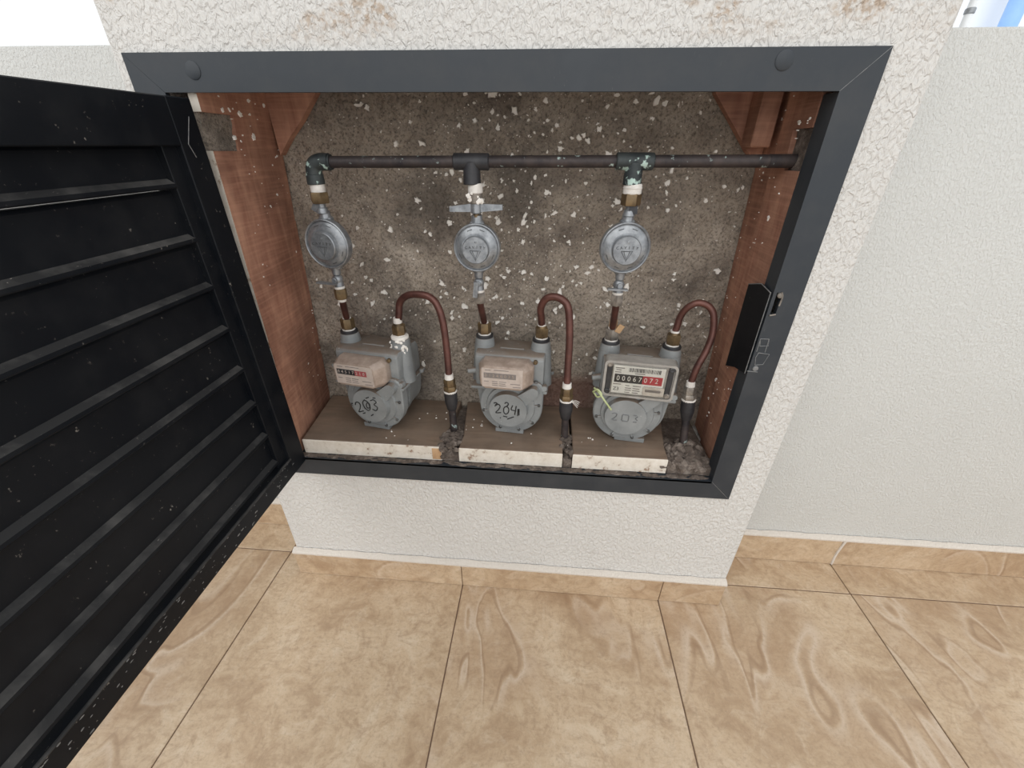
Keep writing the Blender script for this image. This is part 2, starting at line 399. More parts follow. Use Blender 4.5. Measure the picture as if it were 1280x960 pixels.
bmesh.ops.recalc_face_normals(bm, faces=bm.faces[:])
es = [e for e in bm.edges if abs(e.verts[0].co.y) < 1e-6 and abs(e.verts[1].co.y) < 1e-6 and abs(e.verts[0].co.x - e.verts[1].co.x) < 1e-6 and (abs(e.verts[0].co.x - XL) < 1e-4 or abs(e.verts[0].co.x - XR) < 1e-4)]
bmesh.ops.bevel(bm, geom=es, offset=0.006, segments=3, profile=0.5, affect='EDGES')
wall_center = struct('wall_center', bm, 'stucco_pillar', 'white rough stucco pillar holding the meter cabinet', 'wall')

# concrete back of the niche: real lumpy relief
bm = bmesh.new(); nx, nz = 250, 184; grid = []
for j in range(nz + 1):
    row = []
    for i in range(nx + 1):
        x = NX0 + (NX1 - NX0) * i / nx; z = NZ0 + (NZ1 - NZ0) * j / nz
        p = Vector((x, 0, z))
        y = 0.180 + 0.0040 * noise.noise(p * 26) + 0.0034 * noise.noise(p * 70) + 0.0030 * noise.noise(p * 150) + 0.0016 * noise.noise(p * 300)
        cx = 0.329 + 0.006 * noise.noise(Vector((z * 20, 1, 3)))
        if z < 0.80: y += 0.004 * math.exp(-((x - cx) / 0.003) ** 2)
        row.append(bm.verts.new((x, y, z)))
    grid.append(row)
for j in range(nz):
    for i in range(nx): bm.faces.new((grid[j][i], grid[j][i + 1], grid[j + 1][i + 1], grid[j + 1][i]))
add_box(bm, NX0, NX1, 0.19, 0.29, NZ0, NZ1)
wall_back = struct('wall_back', bm, 'concrete', 'rough grey concrete back of the meter niche', 'wall', smooth=180)

def flecks(n, fn, parent, label, smin, smax):
    """irregular spatters of white plaster as thin raised blots"""
    bm = bmesh.new()
    for k in range(n):
        s = smin + (smax - smin) * random.random() ** 5
        o_, u, v, nn = fn()
        k2 = random.randint(8, 13); a0 = random.random() * 6.28; el = random.uniform(0.75, 1.35); ph = random.random() * 6.28
        ring = []; top = []
        for i in range(k2):
            a = a0 + 6.283 * i / k2; r = s * random.uniform(0.45, 1.3)
            du, dv = r * math.cos(a) * el, r * math.sin(a) / el
            du, dv = du * math.cos(ph) - dv * math.sin(ph), du * math.sin(ph) + dv * math.cos(ph)
            ring.append(bm.verts.new(o_ + u * du + v * dv - nn * 0.002)); top.append(bm.verts.new(o_ + u * du * .8 + v * dv * .8 + nn * (0.0012 + 0.08 * s)))
        bm.faces.new(top)
        for i in range(k2): bm.faces.new((ring[i], ring[(i + 1) % k2], top[(i + 1) % k2], top[i]))
    bmesh.ops.recalc_face_normals(bm, faces=bm.faces[:])
    o = obj('plaster_spatter', bm, 'plaster_fleck', parent, smooth=0); o['kind'] = 'stuff'; o['label'] = label; return o
def on_back():
    while True:
        x, z = random.uniform(0.08, 0.86), random.uniform(0.46, 0.97)
        wgt = 0.28 + 0.72 * math.exp(-((x - 0.50) / 0.17) ** 2)
        if random.random() < wgt * (0.5 + 0.5 * (z > 0.58)): break
    return Vector((x, 0.1785, z)), Vector((1, 0, 0)), Vector((0, 0, 1)), Vector((0, -1, 0))
flecks(1150, on_back, wall_back, 'white plaster spatter on the concrete', 0.0007, 0.0066)

# baseboards of cut tile with a caulk bead on top
def baseboard(name, segs, yf, zt, label, x0, x1, jit=0.0):
    base = struct(name, box(x0, x1, yf + 0.004, yf + 0.0115, 0.0, zt - 0.004), 'grout', label, 'baseboard', smooth=0)
    for a, b_ in segs:
        w = (b_ - a) / 2 - 0.0008
        o = obj('baseboard_tile', box(-w, w, 0, 0.0105, 0.0008, zt, bev=0.0008), 'tile', base, loc=((a + b_) / 2, yf, 0), smooth=0)
    bm = bmesh.new(); n = int((x1 - x0) / 0.012); pr = []
    for i in range(n + 1):
        x = x0 + (x1 - x0) * i / n; k = 0.0045 + 0.0022 * noise.noise(Vector((x * 30, zt, 2))) + 0.0012 * noise.noise(Vector((x * 110, zt, 5)))
        pr.append([bm.verts.new((x, yf + q[0], zt + q[1])) for q in ((0.0105, -0.001), (-0.0012, -0.0005 - k * 0.5), (-0.0016, k * 0.25), (0.003, k), (0.0105, k * 1.5))])
    for a, b_ in zip(pr, pr[1:]):
        for i in range(4): bm.faces.new((a[i], b_[i], b_[i + 1], a[i + 1]))
    bmesh.ops.recalc_face_normals(bm, faces=bm.faces[:])
    obj('caulk_bead', bm, 'white_caulk', base)
    return base
J = [TX + k * TS for k in range(-6, 9)]
baseboard('baseboard_center', [(XL - 0.002, J[7]), (J[7], J[8]), (J[8], XR - 0.002)], -0.0115, 0.072, 'beige tile skirting along the foot of the pillar', XL - 0.002, XR - 0.002)
baseboard('baseboard_right', [(XR, J[9])] + [(J[i], J[i + 1]) for i in range(9, 13)], YW - 0.0115, 0.085, 'beige tile skirting along the foot of the right parapet', XR, J[13])
baseboard('baseboard_left', [(J[i], J[i + 1]) for i in range(1, 5)] + [(J[5], XL)], YW - 0.0115, 0.082, 'beige tile skirting along the foot of the left parapet', J[1], XL)
bm = bmesh.new(); add_tube(bm, [(J[9] + 0.001, YW - 0.0115, 0.002), (J[9] - 0.001, YW - 0.0118, 0.04), (J[9] + 0.003, YW - 0.0118, 0.084)], 0.0028, 8)
obj('caulk_joint', bm, 'white_caulk', bpy.data.objects['baseboard_right'])

# ------------------------------------------------------------------ meter cabinet: frame, lining, shelf, door
cab = thing('meter_cabinet', 'black metal framed meter cabinet set in stucco pillar with louvred door swung open', 'cabinet', (0.45, 0.0, 0.314))
FW = 0.0405; FX0, FX1, FZ0, FZ1 = 0.0, 0.900, 0.314, 0.987; FT = 0.005
def frame_member(name, quad, flange, hole=None):
    bm = bmesh.new()
    if hole:                                     # upright member with a rectangular opening through its face
        ha, hb, hc, hd = hole; (xo, zlo), (_, zhi), (xi, zhi2), (_, zlo2) = quad
        V = {}
        def P2(x, z, y): return V.setdefault((round(x, 6), round(z, 6), y), bm.verts.new((x, y, z)) if (round(x, 6), round(z, 6), y) not in V else None)
        quads = [[(xi, zlo2), (xo, zlo), (xo, hc), (hb, hc), (ha, hc), (xi, hc)], [(xi, hd), (ha, hd), (hb, hd), (xo, hd), (xo, zhi), (xi, zhi2)], [(xi, hc), (ha, hc), (ha, hd), (xi, hd)], [(hb, hc), (xo, hc), (xo, hd), (hb, hd)]]
        for q in quads:
            bm.faces.new([P2(x, z, -FT) for x, z in q]); bm.faces.new([P2(x, z, 0.001) for x, z in q][::-1])
        loops = [[(xi, zlo2), (xo, zlo), (xo, hc), (xo, hd), (xo, zhi), (xi, zhi2), (xi, hd), (xi, hc)], [(ha, hc), (hb, hc), (hb, hd), (ha, hd)]]
        for lp0 in loops:
            for k in range(len(lp0)):
                a, b_ = lp0[k], lp0[(k + 1) % len(lp0)]; bm.faces.new((P2(*a, -FT), P2(*b_, -FT), P2(*b_, 0.001), P2(*a, 0.001)))
        bmesh.ops.recalc_face_normals(bm, faces=bm.faces[:])
    else: add_prism(bm, quad, 'y', -FT, 0.001)
    add_box(bm, *flange)
    return obj(name, bm, 'frame_paint', cab, world=True, smooth=0)
x0, x1, z0, z1 = FX0, FX1, FZ0, FZ1; e = 0.0002
frame_member('frame_rail', [(x0, z1), (x1, z1), (x1 - FW, z1 - FW + e), (x0 + FW, z1 - FW + e)], (x0 + FW, x1 - FW, -FT + 0.0005, 0.003, z1 - FW + 0.0004, z1 - FW + 0.004))
frame_member('frame_rail', [(x0, z0), (x1, z0), (x1 - FW, z0 + FW - e), (x0 + FW, z0 + FW - e)], (x0 + FW, x1 - FW, -FT, 0.026, z0 + FW - 0.004, z0 + FW))
frame_member('frame_stile', [(x0, z0 + e), (x0 + FW, z0 + FW + e), (x0 + FW, z1 - FW - e), (x0, z1 - e)], (x0 + FW - 0.006, x0 + FW - 0.0005, -FT + 0.0005, 0.003, z0 + FW, z1 - FW))
stile_r = frame_member('frame_stile', [(x1, z0 + e), (x1, z1 - e), (x1 - FW, z1 - FW - e), (x1 - FW, z0 + FW + e)], (x1 - FW + 0.0002, x1 - FW + 0.004, -FT + 0.0004, 0.026, z0 + FW, z1 - FW), (0.8642, 0.8720, 0.6790, 0.7120))
# weld seams at the mitres
for (a, b_) in (((x1, z1), (x1 - FW, z1 - FW)), ((x1, z0), (x1 - FW, z0 + FW))):
    bm = bmesh.new(); add_tube(bm, [(a[0], -FT, a[1]), (b_[0], -FT, b_[1])], 0.00028, 6, 0)
    obj('weld_seam', bm, 'scratch', cab, world=True)
for bx, bz in ((0.087, 0.973), (0.790, 0.979)):
    bm = bmesh.new(); add_lathe(bm, [(0.0098, 0.0), (0.0098, 0.0006), (0.0085, 0.0014), (0, 0.0018)], (bx, -FT, bz - 0.004), (0, -1, 0), 24)
    obj('screw_cap', bm, 'frame_paint', cab, world=True)
# dirt packed along the bottom flange
bm = bmesh.new()
for i in range(320):
    x = random.uniform(0.05, 0.85); add_blob(bm, (x, random.uniform(-0.001, 0.009), 0.355), random.uniform(0.0015, 0.006), 1, (2.2, 0.7, 0.25), i)
o = obj('dirt', bm, 'mortar', cab, world=True); o['kind'] = 'stuff'; o['label'] = 'dusty grit on the bottom flange'
# latch plate bent inward from the right stile, with its torn hole and pale outlines
bm = bmesh.new(); P = [(0.8562, -0.0035, 0.711), (0.8560, 0.028, 0.7155), (0.8556, 0.0655, 0.7045), (0.8556, 0.063, 0.5615), (0.8560, 0.032, 0.574), (0.8562, -0.0035, 0.581)]
A = [bm.verts.new(p) for p in P]; B_ = [bm.verts.new((p[0] + 0.0025, p[1] + 0.0006, p[2])) for p in P]
bm.faces.new(A); bm.faces.new(B_[::-1])
for i in range(6): bm.faces.new((A[i], A[(i + 1) % 6], B_[(i + 1) % 6], B_[i]))
bmesh.ops.recalc_face_normals(bm, faces=bm.faces[:])
lp = obj('latch_plate', bm, 'door_paint', cab, world=True, smooth=0)
bm = bmesh.new(); add_tube(bm, [P[0], P[1], P[2]], 0.0008, 6, 0); add_tube(bm, [P[5], P[0]], 0.0006, 6, 0); obj('worn_edge', bm, 'scratch', lp, world=True)
bm = bmesh.new(); pts = [(0.8642, 0.713), (0.870, 0.7128), (0.8728, 0.706), (0.8722, 0.693), (0.8715, 0.680), (0.8635, 0.678)]
bm.free()
bm = bmesh.new(); rp = [(x, -FT - 0.0008, z) for x, z in pts]
add_tube(bm, rp[1:4], 0.0013, 7, 3); add_tube(bm, rp[4:], 0.0012, 7, 3); add_lathe(bm, [(0.0042, 0), (0.0036, 0.0015), (0, 0.002)], (0.8695, -FT, 0.708), (0, -1, 0), 14)
obj('bent_rim', bm, 'dull_steel', cab, world=True)
bm = bmesh.new()
for loop in ([(0.862, 0.641), (0.8745, 0.641), (0.8765, 0.630), (0.8645, 0.629)], [(0.8745, 0.641), (0.875, 0.619)], [(0.866, 0.618), (0.8825, 0.616), (0.878, 0.5985), (0.8665, 0.597), (0.864, 0.610)], [(0.862, 0.641), (0.8625, 0.62)]):
    lp_ = [(x, -FT - 0.0002, z) for x, z in loop]
    if len(loop) > 2: lp_.append(lp_[0])
    add_tube(bm, lp_, 0.0006, 6, 0)
add_lathe(bm, [(0.0045, 0), (0.004, 0.0012), (0.002, 0.0016), (0, 0.001)], (0.869, -FT, 0.591), (0, -1, 0), 16)
add_tube(bm, [(0.858, -FT, 0.586), (0.874, -FT, 0.585)], 0.0008, 6, 0)
obj('paint_outline', bm, 'scratch', cab, world=True)

# wooden lining
def side_board(y0_, y1_, z0_, z1_, notch, xf, thick, label):
    """board between y0_..y1_ and z0_..z1_ with an optional notch (depth at top, depth at bottom, z low, z high) cut from its front edge"""
    bm = bmesh.new()
    def piece(q):
        A = [bm.verts.new((xf(y, z), y, z)) for y, z in q]; B2 = [bm.verts.new((xf(y, z) + thick, y, z)) for y, z in q]
        f = [bm.faces.new(A), bm.faces.new(B2[::-1])] + [bm.faces.new((A[i], A[(i + 1) % 4], B2[(i + 1) % 4], B2[i])) for i in range(4)]
        for g_ in f[2:]:
            if all(abs(w.co.y - y0_) < 1e-6 for w in g_.verts): g_.material_index = 1
    if notch:
        nt_, nb_, za, zc = notch
        piece([(y0_, z0_), (y1_, z0_), (y1_, za), (y0_, za)]); piece([(nb_, za), (y1_, za), (y1_, zc), (nt_, zc)]); piece([(y0_, zc), (y1_, zc), (y1_, z1_), (y0_, z1_)])
        bmesh.ops.remove_doubles(bm, verts=bm.verts[:], dist=1e-6)
    else: piece([(y0_, z0_), (y1_, z0_), (y1_, z1_), (y0_, z1_)])
    bmesh.ops.recalc_face_normals(bm, faces=bm.faces[:])
    o = obj('side_board', bm, ['red_wood', 'chipped_paint' if thick < 0 else 'red_wood'], cab, world=True, smooth=0); o['label'] = label; return o
zt_, zb_ = 0.976, 0.357
def lf(y, z):
    k = (z - zb_) / (zt_ - zb_); return (0.050 + 0.028 * k) + (0.020 - 0.018 * k) * (1 - y / 0.18) - 0.004
side_l = side_board(0.004, 0.178, zb_, zt_, (0.068, 0.060, 0.882, 0.927), lf, -0.012, 'reddish left lining board with square notch')
def rf(y, z):
    k = (z - zb_) / (zt_ - zb_); return 0.884 - 0.019 * k - 0.012 * (1 - y / 0.18) * (1 - k)
side_r = side_board(0.028, 0.110, zb_, zt_, (0.074, 0.070, 0.864, 0.913), lambda y, z: rf(y, z) - 0.007, 0.012, 'reddish right lining board with pipe notch')
o = side_board(0.110, 0.178, zb_, zt_, None, lambda y, z: rf(y, z) - 0.001, 0.008, 'narrow darker red board at the back corner')
for nm, (ax, ay0, ay1, az0, az1) in (('l', (0.069, 0.005, 0.070, 0.880, 0.930)), ('r', (0.8655, 0.022, 0.078, 0.860, 0.919))):
    bm = bmesh.new(); s = -1 if nm == 'l' else 1; G = []
    for j in range(9):
        G.append([])
        for i in range(9):
            y = ay0 + (ay1 - ay0) * i / 8; z = az0 + (az1 - az0) * j / 8
            d = 0.004 * noise.noise(Vector((y * 90, z * 90, ax * 10))) + 0.002 * noise.noise(Vector((y * 240, z * 240, 2)))
            G[-1].append(bm.verts.new((ax + d + s * 0.0, y, z)))
    for j in range(8):
        for i in range(8): bm.faces.new((G[j][i], G[j][i + 1], G[j + 1][i + 1], G[j + 1][i]))
    r_ = bmesh.ops.extrude_face_region(bm, geom=bm.faces[:]); bmesh.ops.translate(bm, verts=[w for w in r_['geom'] if isinstance(w, bmesh.types.BMVert)], vec=(s * 0.008, 0, 0))
    bmesh.ops.recalc_face_normals(bm, faces=bm.faces[:])
    o = obj('mortar_patch', bm, 'concrete' if nm == 'l' else 'mortar', cab, world=True, smooth=60); o['label'] = 'grey mortar filling the notch'
def gusset(pts, label):
    bm = bmesh.new(); add_prism(bm, pts, 'y', 0.160, 0.176)
    o = obj('corner_gusset', bm, 'red_wood', cab, world=True, smooth=0); o['label'] = label
gusset([(0.076, 0.876), (0.100, 0.903), (0.124, 0.925), (0.166, 0.972), (0.072, 0.974)], 'reddish triangular board in the upper left corner')
gusset([(0.864, 0.870), (0.866, 0.974), (0.772, 0.974), (0.775, 0.962), (0.815, 0.917), (0.842, 0.886)], 'reddish triangular board in the upper right corner')
bm = bmesh.new(); add_box(bm, 0.828, 0.856, 0.120, 0.160, 0.892, 0.976, bev=0.002)
o = obj('wood_block', bm, 'red_wood', cab, world=True, smooth=0); o['label'] = 'wood block under the cabinet top'
def on_left():
    y, z = random.uniform(0.035, 0.172), 0.42 + 0.53 * random.random() ** 0.7
    return Vector((lf(y, z) + 0.0003, y, z)), Vector((0, 1, 0)), Vector((0, 0, 1)), Vector((1, 0, 0))
def on_right():
    y, z = random.uniform(0.035, 0.172), random.uniform(0.42, 0.96)
    return Vector((rf(y, z) - (0.0073 if y < 0.11 else 0.0013), y, z)), Vector((0, 1, 0)), Vector((0, 0, 1)), Vector((-1, 0, 0))
for fn, n_, lab, (y0_, y1_) in ((on_left, 90, 'white plaster spatter on the left board', (0, 1)), (on_right, 80, 'white plaster spatter on the right board', (0, 1))):
    o = flecks(n_, fn, None, lab, 0.0007, 0.0048)
    o.data.transform(cab.matrix_basis.inverted()); o.parent = cab
# shelf planks with chipped white front edges
def plank(pts, label):
    bm = bmesh.new(); add_prism(bm, pts, 'z', 0.3562, ZS)
    bmesh.ops.bevel(bm, geom=[e_ for e_ in bm.edges if abs(e_.verts[0].co.z - ZS) < 1e-6 and abs(e_.verts[1].co.z - ZS) < 1e-6], offset=0.0025, segments=2, profile=0.5, affect='EDGES')
    for f in bm.faces:
        if f.normal.y < -0.75: f.material_index = 1
    bm.normal_update()
    for f in bm.faces: f.material_index = 1 if (f.normal.y < -0.72 and f.calc_center_median().y < 0.05) else 0
    o = obj('shelf_plank', bm, ['shelf_wood', 'chipped_paint'], cab, world=True, smooth=0); o['label'] = label
YF = 0.0095
plank([(0.072, YF), (0.350, YF), (0.352, 0.045), (0.358, 0.1775), (0.054, 0.1775)], 'brown shelf plank with white front edge under the first meter')
plank([(0.384, YF), (0.583, YF), (0.583, 0.072), (0.598, 0.073), (0.600, 0.1775), (0.372, 0.1775), (0.386, 0.05)], 'brown shelf plank with white front edge under the second meter')
plank([(0.602, YF), (0.778, YF), (0.780, 0.05), (0.800, 0.1775), (0.604, 0.1775)], 'brown shelf plank with white front edge under the third meter')
bm = bmesh.new(); add_box(bm, 0.331, 0.3495, YF - 0.0008, 0.012, 0.358, 0.385, bev=0.001); o = obj('bare_patch', bm, 'tan_paper', cab, world=True); o['label'] = 'bare tan patch at the end of the first plank'

# door, hinged on the left stile and swung out square to the wall
DX, DY0, DY1, DZ0, DZ1 = 0.0765, -0.0068, -0.835, 0.3465, 0.940
hinge = Vector((DX, DY0, 0.64))
SAG = Matrix.Translation(hinge) @ Matrix.Rotation(R(0.9), 4, 'X') @ Matrix.Translation(-hinge)
def dobj(name, bm, mat, parent, smooth=0):
    bm.transform(SAG); return obj(name, bm, mat, parent, world=True, smooth=smooth)
bm = bmesh.new(); xb = 0.0425; SW = 0.040; RB = 0.034
for ya, yb in ((DY0, DY0 - SW), (DY1 + SW, DY1)):
    add_box(bm, xb, DX, min(ya, yb), max(ya, yb), DZ0, DZ1, bev=0.0012)
add_box(bm, xb, DX - 0.0003, DY1 + SW - 0.001, DY0 - SW + 0.001, DZ1 - 0.052, DZ1 - 0.0003, bev=0.0012)
add_box(bm, xb, DX - 0.0003, DY1 + SW - 0.001, DY0 - SW + 0.001, DZ0 + 0.0003, DZ0 + RB, bev=0.0012)
add_box(bm, xb, DX - 0.008, DY0 - SW - 0.022, DY0 - SW + 0.001, DZ0 + RB - 0.001, DZ1 - 0.05, bev=0.0008)
door = dobj('door', bm, 'door_paint', cab); door['label'] = 'black metal louvred door seen from its inner side'
bm = bmesh.new(); add_tube(bm, [(DX, DY0 - 0.012, DZ1 - 0.02), (DX, DY0 - 0.028, DZ1 - 0.05), (DX, DY0 - 0.022, DZ1 - 0.065)], 0.0006, 6, 0); dobj('weld_seam', bm, 'scratch', door)
LZ = [0.8445, 0.779, 0.715, 0.6505, 0.583, 0.519, 0.453]      # heights of the slat lips
xr = 0.0605
tops = [DZ1 - 0.051] + [z - 0.005 for z in LZ]; lips = LZ + [DZ0 + RB + 0.012]
for zt2, zl in zip(tops, lips):
    bm = bmesh.new()
    prof = [(xb + 0.004, zt2), (xr - 0.004, zt2), (xr - 0.002, zt2 - 0.004), (xr, zl + 0.0082), (DX - 0.0082, zl + 0.0030), (DX - 0.0075, zl - 0.0010), (DX - 0.0085, zl - 0.0025), (xr - 0.006, zl - 0.004), (xb + 0.004, zl - 0.0035)]
    add_prism(bm, prof, 'y', DY1 + SW + 0.002, DY0 - SW - 0.020)
    bm.normal_update()
    for f in bm.faces:
        if f.normal.z > 0.45 and f.normal.x > 0.3: f.material_index = 1
    dobj('slat', bm, ['door_paint', 'dusty_paint'], door)
# battered lip along the bottom rail
bm = bmesh.new(); n = 60; pts = []
for i in range(n):
    y = DY0 - SW + 0.002 + (DY1 - DY0 + 2 * SW - 0.004) * i / (n - 1)
    pts.append((DX - 0.0015 + 0.0012 * noise.noise(Vector((y * 60, 1, 1))), y, DZ0 + RB + 0.0005 + 0.0012 * noise.noise(Vector((y * 50, 5, 1)))))
add_tube(bm, pts, 0.0022, 7, 2); dobj('worn_lip', bm, 'dusty_paint', door, smooth=60)
bm = bmesh.new()
for k in range(170):
    y = DY0 - 0.03 - 0.75 * random.random(); z = DZ0 + RB * (1 - random.random() ** 1.6 * 0.9); r_ = random.uniform(0.0004, 0.0013)
    add_blob(bm, (DX - 0.0002, y, z), r_, 1, (0.3, random.uniform(0.8, 3.0), 1), k)
o = dobj('paint_chips', bm, 'scratch', door); o['kind'] = 'stuff'; o['label'] = 'pale paint chips along the bottom rail'
for hz in (0.43, 0.85):
    bm = bmesh.new(); add_cyl(bm, (0.0405, -0.0125, hz - 0.03), (0.0405, -0.0125, hz + 0.03), 0.0055, seg=14, bev=0.001); obj('hinge', bm, 'frame_paint', door, world=True)

# ------------------------------------------------------------------ gas pipework
YP = 0.070
def hexnut(bm, p0, p1, r, seg=6): 
    p0 = Vector(p0); p1 = Vector(p1); L = (p1 - p0).length
    return add_lathe(bm, [(0, 0), (r * 0.93, 0), (r, L * 0.12), (r, L * 0.88), (r * 0.93, L), (0, L)], p0, p1 - p0, seg, random.random())
def pv(a, b_, s): return tuple(Vector(a).lerp(Vector(b_), s))
E0 = (0.180, YP, 0.8685); E1 = (0.8650, YP - 0.012, 0.8755)
man = thing('gas_manifold', 'dark horizontal copper gas manifold pipe with elbow and two tees across niche', 'pipe', E0)
bm = bmesh.new(); add_cyl(bm, E0, E1, 0.0080, seg=20); obj('pipe', bm, 'dark_pipe', man, world=True)
# elbow
bm = bmesh.new(); add_tube(bm, [(E0[0] + 0.024, YP, 0.8688), (E0[0] + 0.010, YP, 0.8686), (E0[0] + 0.0005, YP, 0.8645), (E0[0] - 0.003, YP, 0.855), (E0[0] - 0.0035, YP, 0.840)], 0.0118, 20)
add_cyl(bm, (E0[0] + 0.018, YP, 0.8688), (E0[0] + 0.027, YP, 0.8688), 0.0108, 0.0104, 20); add_cyl(bm, (E0[0] - 0.0035, YP, 0.852), (E0[0] - 0.003, YP, 0.838), 0.0126, 0.0132, 20, 0.001)
o = obj('elbow', bm, 'green_pipe', man, world=True); o['label'] = 'dark elbow with green corrosion spots'
def pz(x): return 0.8685 + (x - 0.182) / 0.69 * 0.007
def py(x): return YP - 0.012 * (x - 0.182) / 0.69
DX3 = (0.1785, 0.4200, 0.6525)
for x, mt in ((DX3[1], 'black_iron'), (DX3[2], 'green_pipe')):
    bm = bmesh.new(); z = pz(x); y = py(x)
    add_cyl(bm, (x - 0.026, y, z), (x + 0.026, y, z), 0.0112, seg=20, bev=0.0012)
    add_cyl(bm, (x, y, z), (x, y, z - 0.030), 0.0122, 0.0132, 20, 0.001)
    obj('tee', bm, mt, man, world=True)
bm = bmesh.new(); add_cyl(bm, pv(E1, E0, 0.05), pv(E1, E0, -0.0005), 0.0086, seg=18); obj('sleeve', bm, 'dark_pipe', man, world=True)

# regulators hanging from the manifold
def lever(bm, a, b_, w=0.004, h=0.0016):
    a, b_ = Vector(a), Vector(b_); d = (b_ - a).normalized(); u = d.cross(Vector((0, 1, 0))).normalized() if abs(d.y) < 0.9 else Vector((1, 0, 0)); v = d.cross(u)
    A = [bm.verts.new(p + u * h * s1 + v * w * s2) for p in (a, b_) for s1, s2 in ((-1, -1), (1, -1), (1, 1), (-1, 1))]
    for q in ((0, 1, 2, 3), (7, 6, 5, 4), (0, 4, 5, 1), (1, 5, 6, 2), (2, 6, 7, 3), (3, 7, 4, 0)): bm.faces.new([A[k] for k in q])
    bmesh.ops.recalc_face_normals(bm, faces=bm.faces[:])
def regulator(i, x, z, r, yaw, label):
    y = py(x); t_ = thing('gas_regulator', label, 'regulator', (x, y, z), yaw, 'round gas regulators under the manifold')
    bm = bmesh.new()
    add_lathe(bm, [(0, 0.022), (0.016, 0.022), (0.022, 0.014), (r * 0.86, 0.008), (r * 0.97, 0.006), (r, 0.003), (r, -0.005), (r * 0.985, -0.0075), (r * 0.95, -0.0085), (r * 0.92, -0.0078), (r * 0.90, -0.0058), (r * 0.64, -0.0125), (r * 0.60, -0.0125), (0, -0.0125)][::-1], (0, 0, 0), (0, 1, 0), 48)
    add_cyl(bm, (0, 0.004, r * 0.8), (0, 0.004, r + 0.011), 0.0095, 0.0085, 18, 0.001)
    add_cyl(bm, (0, 0.004, -r * 0.8), (0, 0.004, -r - 0.012), 0.0085, 0.0070, 18, 0.001)
    add_box(bm, -0.011, 0.011, -0.002, 0.012, -r - 0.003, r + 0.003, bev=0.003)
    body = obj('body', bm, 'cast_zinc', t_)
    bm = bmesh.new(); cr = r * 0.56
    add_lathe(bm, [(cr * 1.02, 0), (cr, 0.0055), (cr * 0.95, 0.0068), (0, 0.0068)], (0, -0.0120, -0.001), (0, -1, 0), 36)
    cap = obj('cap', bm, 'cast_zinc', t_)
    yf = -0.0192
    # arched maker's word above a double triangle, cast in relief
    for k, ch in enumerate('CAVITY'):
        a = (k - 2.5) / 5.0; lx = a * cr * 1.35; lz = 0.0035 - a * a * 0.003
        put_text(ch, 0.0058, 'zinc_mark', cap, (lx, yf, lz), (R(90), R(a * 30), 0), 0.0004)
    bm = bmesh.new()
    for s in (1.0, 0.55):
        tr = [(-0.0085 * s, yf, -0.0015 - 0.001 * (1 - s)), (0.0085 * s, yf, -0.0015 - 0.001 * (1 - s)), (0, yf, -0.0165 + 0.005 * (1 - s)), (-0.0085 * s, yf, -0.0015 - 0.001 * (1 - s))]
        add_tube(bm, tr, 0.00045, 5, 0)
    obj('triangle_mark', bm, 'zinc_mark', cap)
    bm = bmesh.new(); add_lathe(bm, [(0.0019, 0), (0.0019, 0.0007), (0.0012, 0.0009), (0.0009, 0.0001), (0, 0.0001)], (0.001, yf + 0.0003, 0.0115), (0, -1, 0), 12); obj('vent', bm, 'cast_zinc', cap)
    for a in (70, 110, 205, 250, 290, 335):     # worn raised marks around the flange
        bm = bmesh.new(); rr = r * 0.77; c_ = Vector((rr * math.cos(R(a)), -0.0094, rr * math.sin(R(a))))
        tg = Vector((-math.sin(R(a)), 0, math.cos(R(a)))) * 0.004
        add_tube(bm, [c_ - tg, c_ + tg], 0.0006, 5, 0); obj('rim_mark', bm, 'zinc_mark', body)
    # outlet stop valve
    zz = -r - 0.020
    bm = bmesh.new(); add_blob(bm, (0, 0.004, zz), 0.0092, 2, (1, 1, 1), i, 0.08); add_cyl(bm, (0, 0.004, zz + 0.002), (0, 0.004, zz - 0.013), 0.0075, 0.0085, 16)
    add_cyl(bm, (0, 0.006, zz), (0, -0.008, zz), 0.0052, 0.0046, 14, 0.0008)
    val = obj('outlet_valve', bm, 'cast_zinc', t_)
    bm = bmesh.new()
    if i == 1: lever(bm, (-0.002, -0.009, zz + 0.004), (-0.005, -0.009, zz - 0.022), 0.0016, 0.0038)
    else: lever(bm, (0.012 if i == 2 else 0.004, -0.008, zz - 0.005), (-0.032 if i == 0 else -0.020, -0.008, zz - 0.004), 0.0042, 0.0013)
    obj('lever', bm, 'cast_zinc', val)
    bm = bmesh.new(); add_cyl(bm, (0, 0.004, zz - 0.0115), (0, 0.004, zz - 0.0165), 0.0088, seg=18, bev=0.001); obj('tape', bm, 'teflon', t_)
    # inlet side, up to the manifold
    up = pz(x) - 0.030 - z
    bm = bmesh.new(); add_cyl(bm, (0, 0, up + 0.002), (0, 0, up - 0.012), 0.0110 if i != 2 else 0.0132, seg=20, bev=0.0012)
    if i == 2:
        add_cyl(bm, (0, 0, up - 0.002), (0, 0, up - 0.005), 0.0138, seg=20, bev=0.001)
    o = obj('tape', bm, 'teflon', t_); o['label'] = 'white thread tape'
    if i == 1:
        bm = bmesh.new(); add_cyl(bm, (0, 0, up - 0.010), (0, 0, up - 0.026), 0.0105, 0.010, 18, 0.001); obj('union', bm, 'dull_steel', t_)
        bm = bmesh.new()
        for k in range(14): add_blob(bm, (random.uniform(-0.011, 0.011), -0.009 + random.uniform(-0.002, 0.002), up - random.uniform(0.006, 0.024)), random.uniform(0.002, 0.004), 1, (1, 0.6, 1), k)
        obj('plaster_lump', bm, 'plaster_fleck', t_)
        kz = r + 0.021
        bm = bmesh.new(); add_cyl(bm, (0, 0, kz + 0.010), (0, 0, kz - 0.008), 0.0085, seg=18, bev=0.0015)
